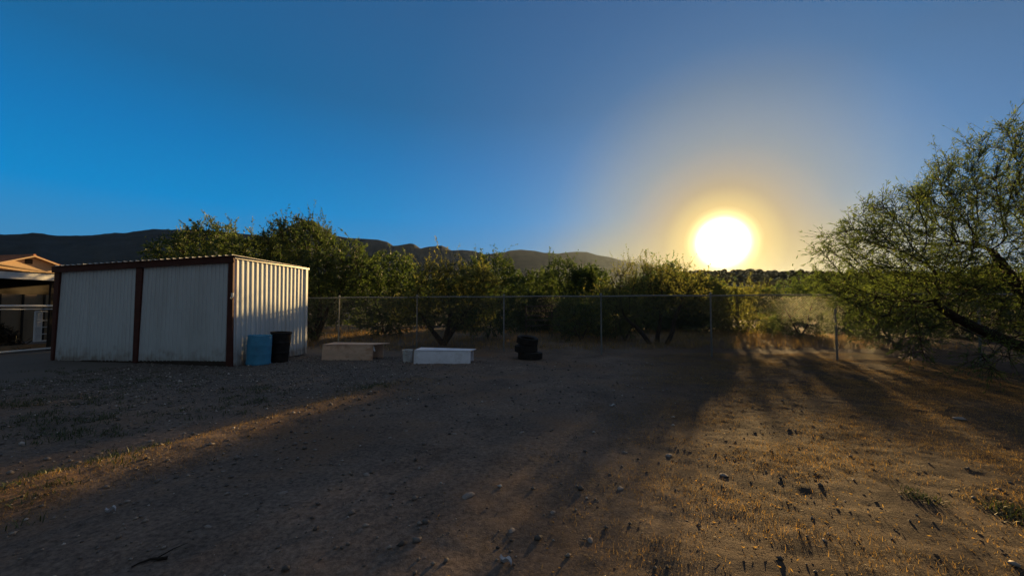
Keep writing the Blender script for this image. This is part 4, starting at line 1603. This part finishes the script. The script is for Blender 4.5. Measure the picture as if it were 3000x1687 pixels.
sm = [stone_mesh(s) for s in (1, 2, 3)]
protos = []
spots = [(1527, 1271, .060), (1330, 1277, .055), (1142, 1284, .045), (1035, 1254, .04), (1820, 1438, .055), (1230, 1376, .05), (1370, 1456, .10), (1502, 1558, .05), (1620, 1505, .045), (1960, 1335, .07), (1075, 1393, .06),
         (1190, 1265, .04), (1026, 1166, .05), (1830, 1325, .05), (2120, 1390, .07), (610, 1545, .045), (440, 1290, .06), (672, 1304, .05), (830, 1446, .06), (2445, 1055, .10), (2810, 1225, .13), (1730, 1590, .05)]
for i, (px, py, s) in enumerate(spots):
    c = ground_at(px, py)
    if i < 3:
        o = sm[i].build('stone', M['stone'], None, smooth=True)
        protos.append(o)
    else:
        o = protos[i % 3].copy()
        COL.objects.link(o)
    o.location = (c.x, c.y, ghs(c.x, c.y) + s * .05)
    o.rotation_euler = (0, 0, rr.uniform(0, 6.28))
    s *= .6
    o.scale = (s, s * rr.uniform(.7, 1.2), s * .7)
    tag(o, 'pale loose stone lying on the open dirt of the yard', 'stone', 'loose stones on the dirt')


# loose gravel, litter, weeds: nobody could count these
def scatter_pebbles():
    rg = np.random.default_rng(9)
    n = 60000
    x = rg.uniform(-9.5, 4.5, n)
    y = rg.uniform(2.2, 12.0, n)
    dens = (.10 - .07 * sstep(-.2, 1.2, x - .42 * y + .9)) + .9 * sstep(-1.0, -3.2, x) * sstep(5.2, 7.5, y) * 1.0 + (.25 - .2 * sstep(-.2, 1.2, x - .42 * y + .9)) * noise2(x, y, 1.3, 91)
    k = rg.uniform(0, 1, n) < dens
    x, y = x[k], y[k]
    n = len(x)
    z = gh(x, y)
    base = np.array([(1, 0, 0), (0, 1, 0), (-1, 0, 0), (0, -1, 0), (0, 0, 1), (0, 0, -1)], float)
    tri = np.array([(0, 1, 4), (1, 2, 4), (2, 3, 4), (3, 0, 4), (1, 0, 5), (2, 1, 5), (3, 2, 5), (0, 3, 5)])
    s = (rg.lognormal(-4.5, .5, n)).clip(.004, .034)
    V = base[None] * (1 + rg.normal(0, .25, (n, 6, 1))) * s[:, None, None] * np.array([1, .8, .6])
    a = rg.uniform(0, 6.28, n)
    ca, sa_ = np.cos(a)[:, None], np.sin(a)[:, None]
    V = np.stack([V[..., 0] * ca - V[..., 1] * sa_, V[..., 0] * sa_ + V[..., 1] * ca, V[..., 2]], -1)
    V += np.stack([x, y, z + s * .3], -1)[:, None]
    Fq = (tri[None] + (np.arange(n) * 6)[:, None, None]).reshape(-1, 3)
    gm = bpy.data.materials.new('gravel_stone')
    gm.use_nodes = True
    t = gm.node_tree
    g_ = nd(t, 'ShaderNodeNewGeometry')
    r = ramp(t, [(0, (.07, .062, .056)), (.6, (.16, .14, .125)), (.93, (.26, .23, .20)), (1, (.5, .46, .42))])
    t.links.new(g_.outputs['Random Per Island'], r.inputs[0])
    p = t.nodes['Principled BSDF']
    t.links.new(r.outputs[0], p.inputs['Base Color'])
    p.inputs['Roughness'].default_value = .85
    tag(raw_mesh('gravel', V.reshape(-1, 3), Fq, 3, gm), 'loose grey gravel strewn over the drive and yard', 'gravel', kind='stuff')


scatter_pebbles()


def scatter_clods():
    rg = np.random.default_rng(19)
    n = 9000
    x = rg.uniform(-1.0, 10.5, n)
    y = 1.9 + 9.5 * rg.uniform(0, 1, n) ** 1.3
    k = (x - .42 * y + .6 > rg.uniform(-.7, 1.3, n)) & (noise2(x * .4, y, .35, 61) + .5 * noise2(x, y, 1.2, 62) > rg.uniform(-.5, .35, n))
    x, y = x[k], y[k]
    n = len(x)
    base = np.array([(1, 0, 0), (.3, .95, 0), (-.8, .6, 0), (-.8, -.6, 0), (.3, -.95, 0), (.5, .3, .75), (-.4, .4, .8), (-.1, -.6, .7)], float)
    tri = np.array([(0, 1, 5), (1, 2, 6), (1, 6, 5), (2, 3, 6), (3, 7, 6), (3, 4, 7), (4, 0, 5), (4, 5, 7), (5, 6, 7)])
    s = (rg.lognormal(-5.1, .5, n)).clip(.003, .014)
    V = base[None] * (1 + rg.normal(0, .22, (n, 8, 1))) * s[:, None, None] * np.array([1.2, .9, .8])
    a = rg.uniform(0, 6.28, n)
    ca, sa_ = np.cos(a)[:, None], np.sin(a)[:, None]
    V = np.stack([V[..., 0] * ca - V[..., 1] * sa_, V[..., 0] * sa_ + V[..., 1] * ca, V[..., 2]], -1)
    V += np.stack([x, y, gh(x, y) - s * .12], -1)[:, None]
    Fq = (tri[None] + (np.arange(n) * 8)[:, None, None]).reshape(-1, 3)
    tag(raw_mesh('soil_clods', V.reshape(-1, 3), Fq, 3, material('soil_clod', (.085, .060, .043), .95, .3, 2.0, .1)), 'small dark clods of soil strewn over the right of the yard', 'soil clods', kind='stuff')


scatter_clods()


def blades(name, x, y, n_per, h, spread, wd, mat, label, seed, flat=.5, cat='grass'):
    """Tufts of thin bent blades rooted on the ground, one mesh."""
    rg = np.random.default_rng(seed)
    x = np.repeat(x, n_per)
    y = np.repeat(y, n_per)
    n = len(x)
    x = x + rg.normal(0, spread, n)
    y = y + rg.normal(0, spread, n)
    z = gh(x, y) - .003
    a = rg.uniform(0, 6.28, n)
    hh = h * rg.uniform(.4, 1.3, n)
    lean = rg.uniform(.1, 1, n) * flat
    dx, dy = np.cos(a), np.sin(a)
    p0 = np.stack([x, y, z], -1)
    d1 = np.stack([dx * lean, dy * lean, np.ones(n)], -1)
    d1 /= np.linalg.norm(d1, axis=1)[:, None]
    d2 = np.stack([dx * lean * 2.2, dy * lean * 2.2, np.ones(n) * .7], -1)
    d2 /= np.linalg.norm(d2, axis=1)[:, None]
    s = np.stack([-dy, dx, np.zeros(n)], -1) * wd
    p1 = p0 + d1 * (hh * .55)[:, None]
    p2 = p1 + d2 * (hh * .5)[:, None]
    V = np.stack([p0 - s * .6, p0 + s * .6, p1 + s * .5, p1 - s * .5, p2 + s * .1, p2 - s * .1], 1).reshape(-1, 3)
    i = (np.arange(n) * 6)[:, None]
    Fq = np.concatenate([i + np.array([[0, 1, 2, 3]]), i + np.array([[3, 2, 4, 5]])])
    return tag(raw_mesh(name, V, Fq, 4, mat), label, cat, kind='stuff')


rg = np.random.default_rng(12)
# dry grass: right half of the yard, the drive's edge, and under the fence
n = 90000
x = rg.uniform(-1.0, 11, n)
y = rg.uniform(1.9, 12.5, n)
k = (x - .42 * y + .9 > rg.uniform(-.6, 1.6, n)) & (noise2(x, y, .8, 31) + .7 * noise2(x * .5, y, .22, 32) > rg.uniform(-.40, .40, n))
x1, y1 = x[k], y[k]
n = 2200
t_ = rg.uniform(-.25, 1.35, n)
x2 = -3.85 + 1.5 * t_ + rg.normal(0, .28, n)
y2 = 3.0 + 3.9 * t_
n = 3200
s_ = rg.uniform(-12, 13, n)
x3 = -.27 + s_ * .971
y3 = 13.2 - s_ * .239 + rg.normal(.3, .9, n)
k = y3 > 11.6 - np.clip(x3, 0, 4) * .3
blades('dry_grass', np.concatenate([x1, x2, x3[k]]), np.concatenate([y1, y2, y3[k]]), 8, .034, .08, .0018, M['straw'], 'short dry straw and grass on the sunlit dirt', 41, 1.6)
n = 3600
x = rg.uniform(-12, 16, n)
y = rg.uniform(13.6, 24, n)
blades('tall_dry_grass', x, y, 10, .26, .10, .006, M['straw'], 'taller dry grass growing behind the chain link fence', 42, .8)
# leaf litter flakes on the right
n = 42000
x = rg.uniform(-1.5, 11, n)
y = rg.uniform(2.0, 12.5, n)
k = (x - .42 * y + 1.2 > rg.uniform(-.8, 1.6, n)) & (noise2(x, y, .5, 35) > rg.uniform(-.35, .3, n))
x, y = x[k], y[k]
B = np.stack([x, y, gh(x, y) + .004], -1)
dd_ = rg.normal(0, 1, (len(x), 3))
dd_[:, 2] = np.abs(dd_[:, 2]) * .35
LV, LF = leaves_mesh(B, dd_, .024, .0060, rg, -.1)
tag(raw_mesh('leaf_litter', LV, LF, 4, M['straw']), 'dry leaf litter and twigs strewn over the lit dirt', 'litter', kind='stuff')
# low dark weeds on the left by the shed
cx, cy = [], []
for px, py, s, c in [(60, 1180, .5, 40), (20, 1135, .5, 30), (180, 1180, .5, 30), (240, 1225, .4, 28), (275, 1265, .25, 22), (90, 1235, .25, 16), (430, 1130, .5, 24), (540, 1210, .3, 14), (350, 1110, .6, 26), (650, 1150, .5, 20),
                     (700, 1190, .3, 14), (130, 1270, .2, 10), (1075, 1140, .25, 24), (355, 1350, .22, 14), (180, 1405, .22, 12), (10, 1470, .2, 14), (2960, 1500, .10, 16), (2690, 1460, .10, 6), (800, 1160, .4, 12), (230, 1090, .5, 18)]:
    c0 = ground_at(px, py)
    cx += list(rg.normal(c0.x, s, c))
    cy += list(rg.normal(c0.y, s * .8, c))
blades('weeds', np.array(cx), np.array(cy), 16, .065, .05, .006, M['weed'], 'low dark green weeds on the dirt before the shed', 43, 1.5, 'weeds')


# ------------------------------------------------------------------ haze
def haze():
    m = bpy.data.materials.new('dusty_air')
    m.use_nodes = True
    t = m.node_tree
    t.nodes.remove(t.nodes['Principled BSDF'])
    v = nd(t, 'ShaderNodeVolumePrincipled')
    v.inputs['Color'].default_value = (.62, .80, 1.0, 1)
    v.inputs['Density'].default_value = HAZE
    v.inputs['Anisotropy'].default_value = .7
    t.links.new(v.outputs[0], t.nodes['Material Output'].inputs['Volume'])
    o = MB().box((0, 1620, 164), (7400, 4000, 332)).build('haze', m)
    tag(o, kind='stuff')


HAZE = .000013
haze()
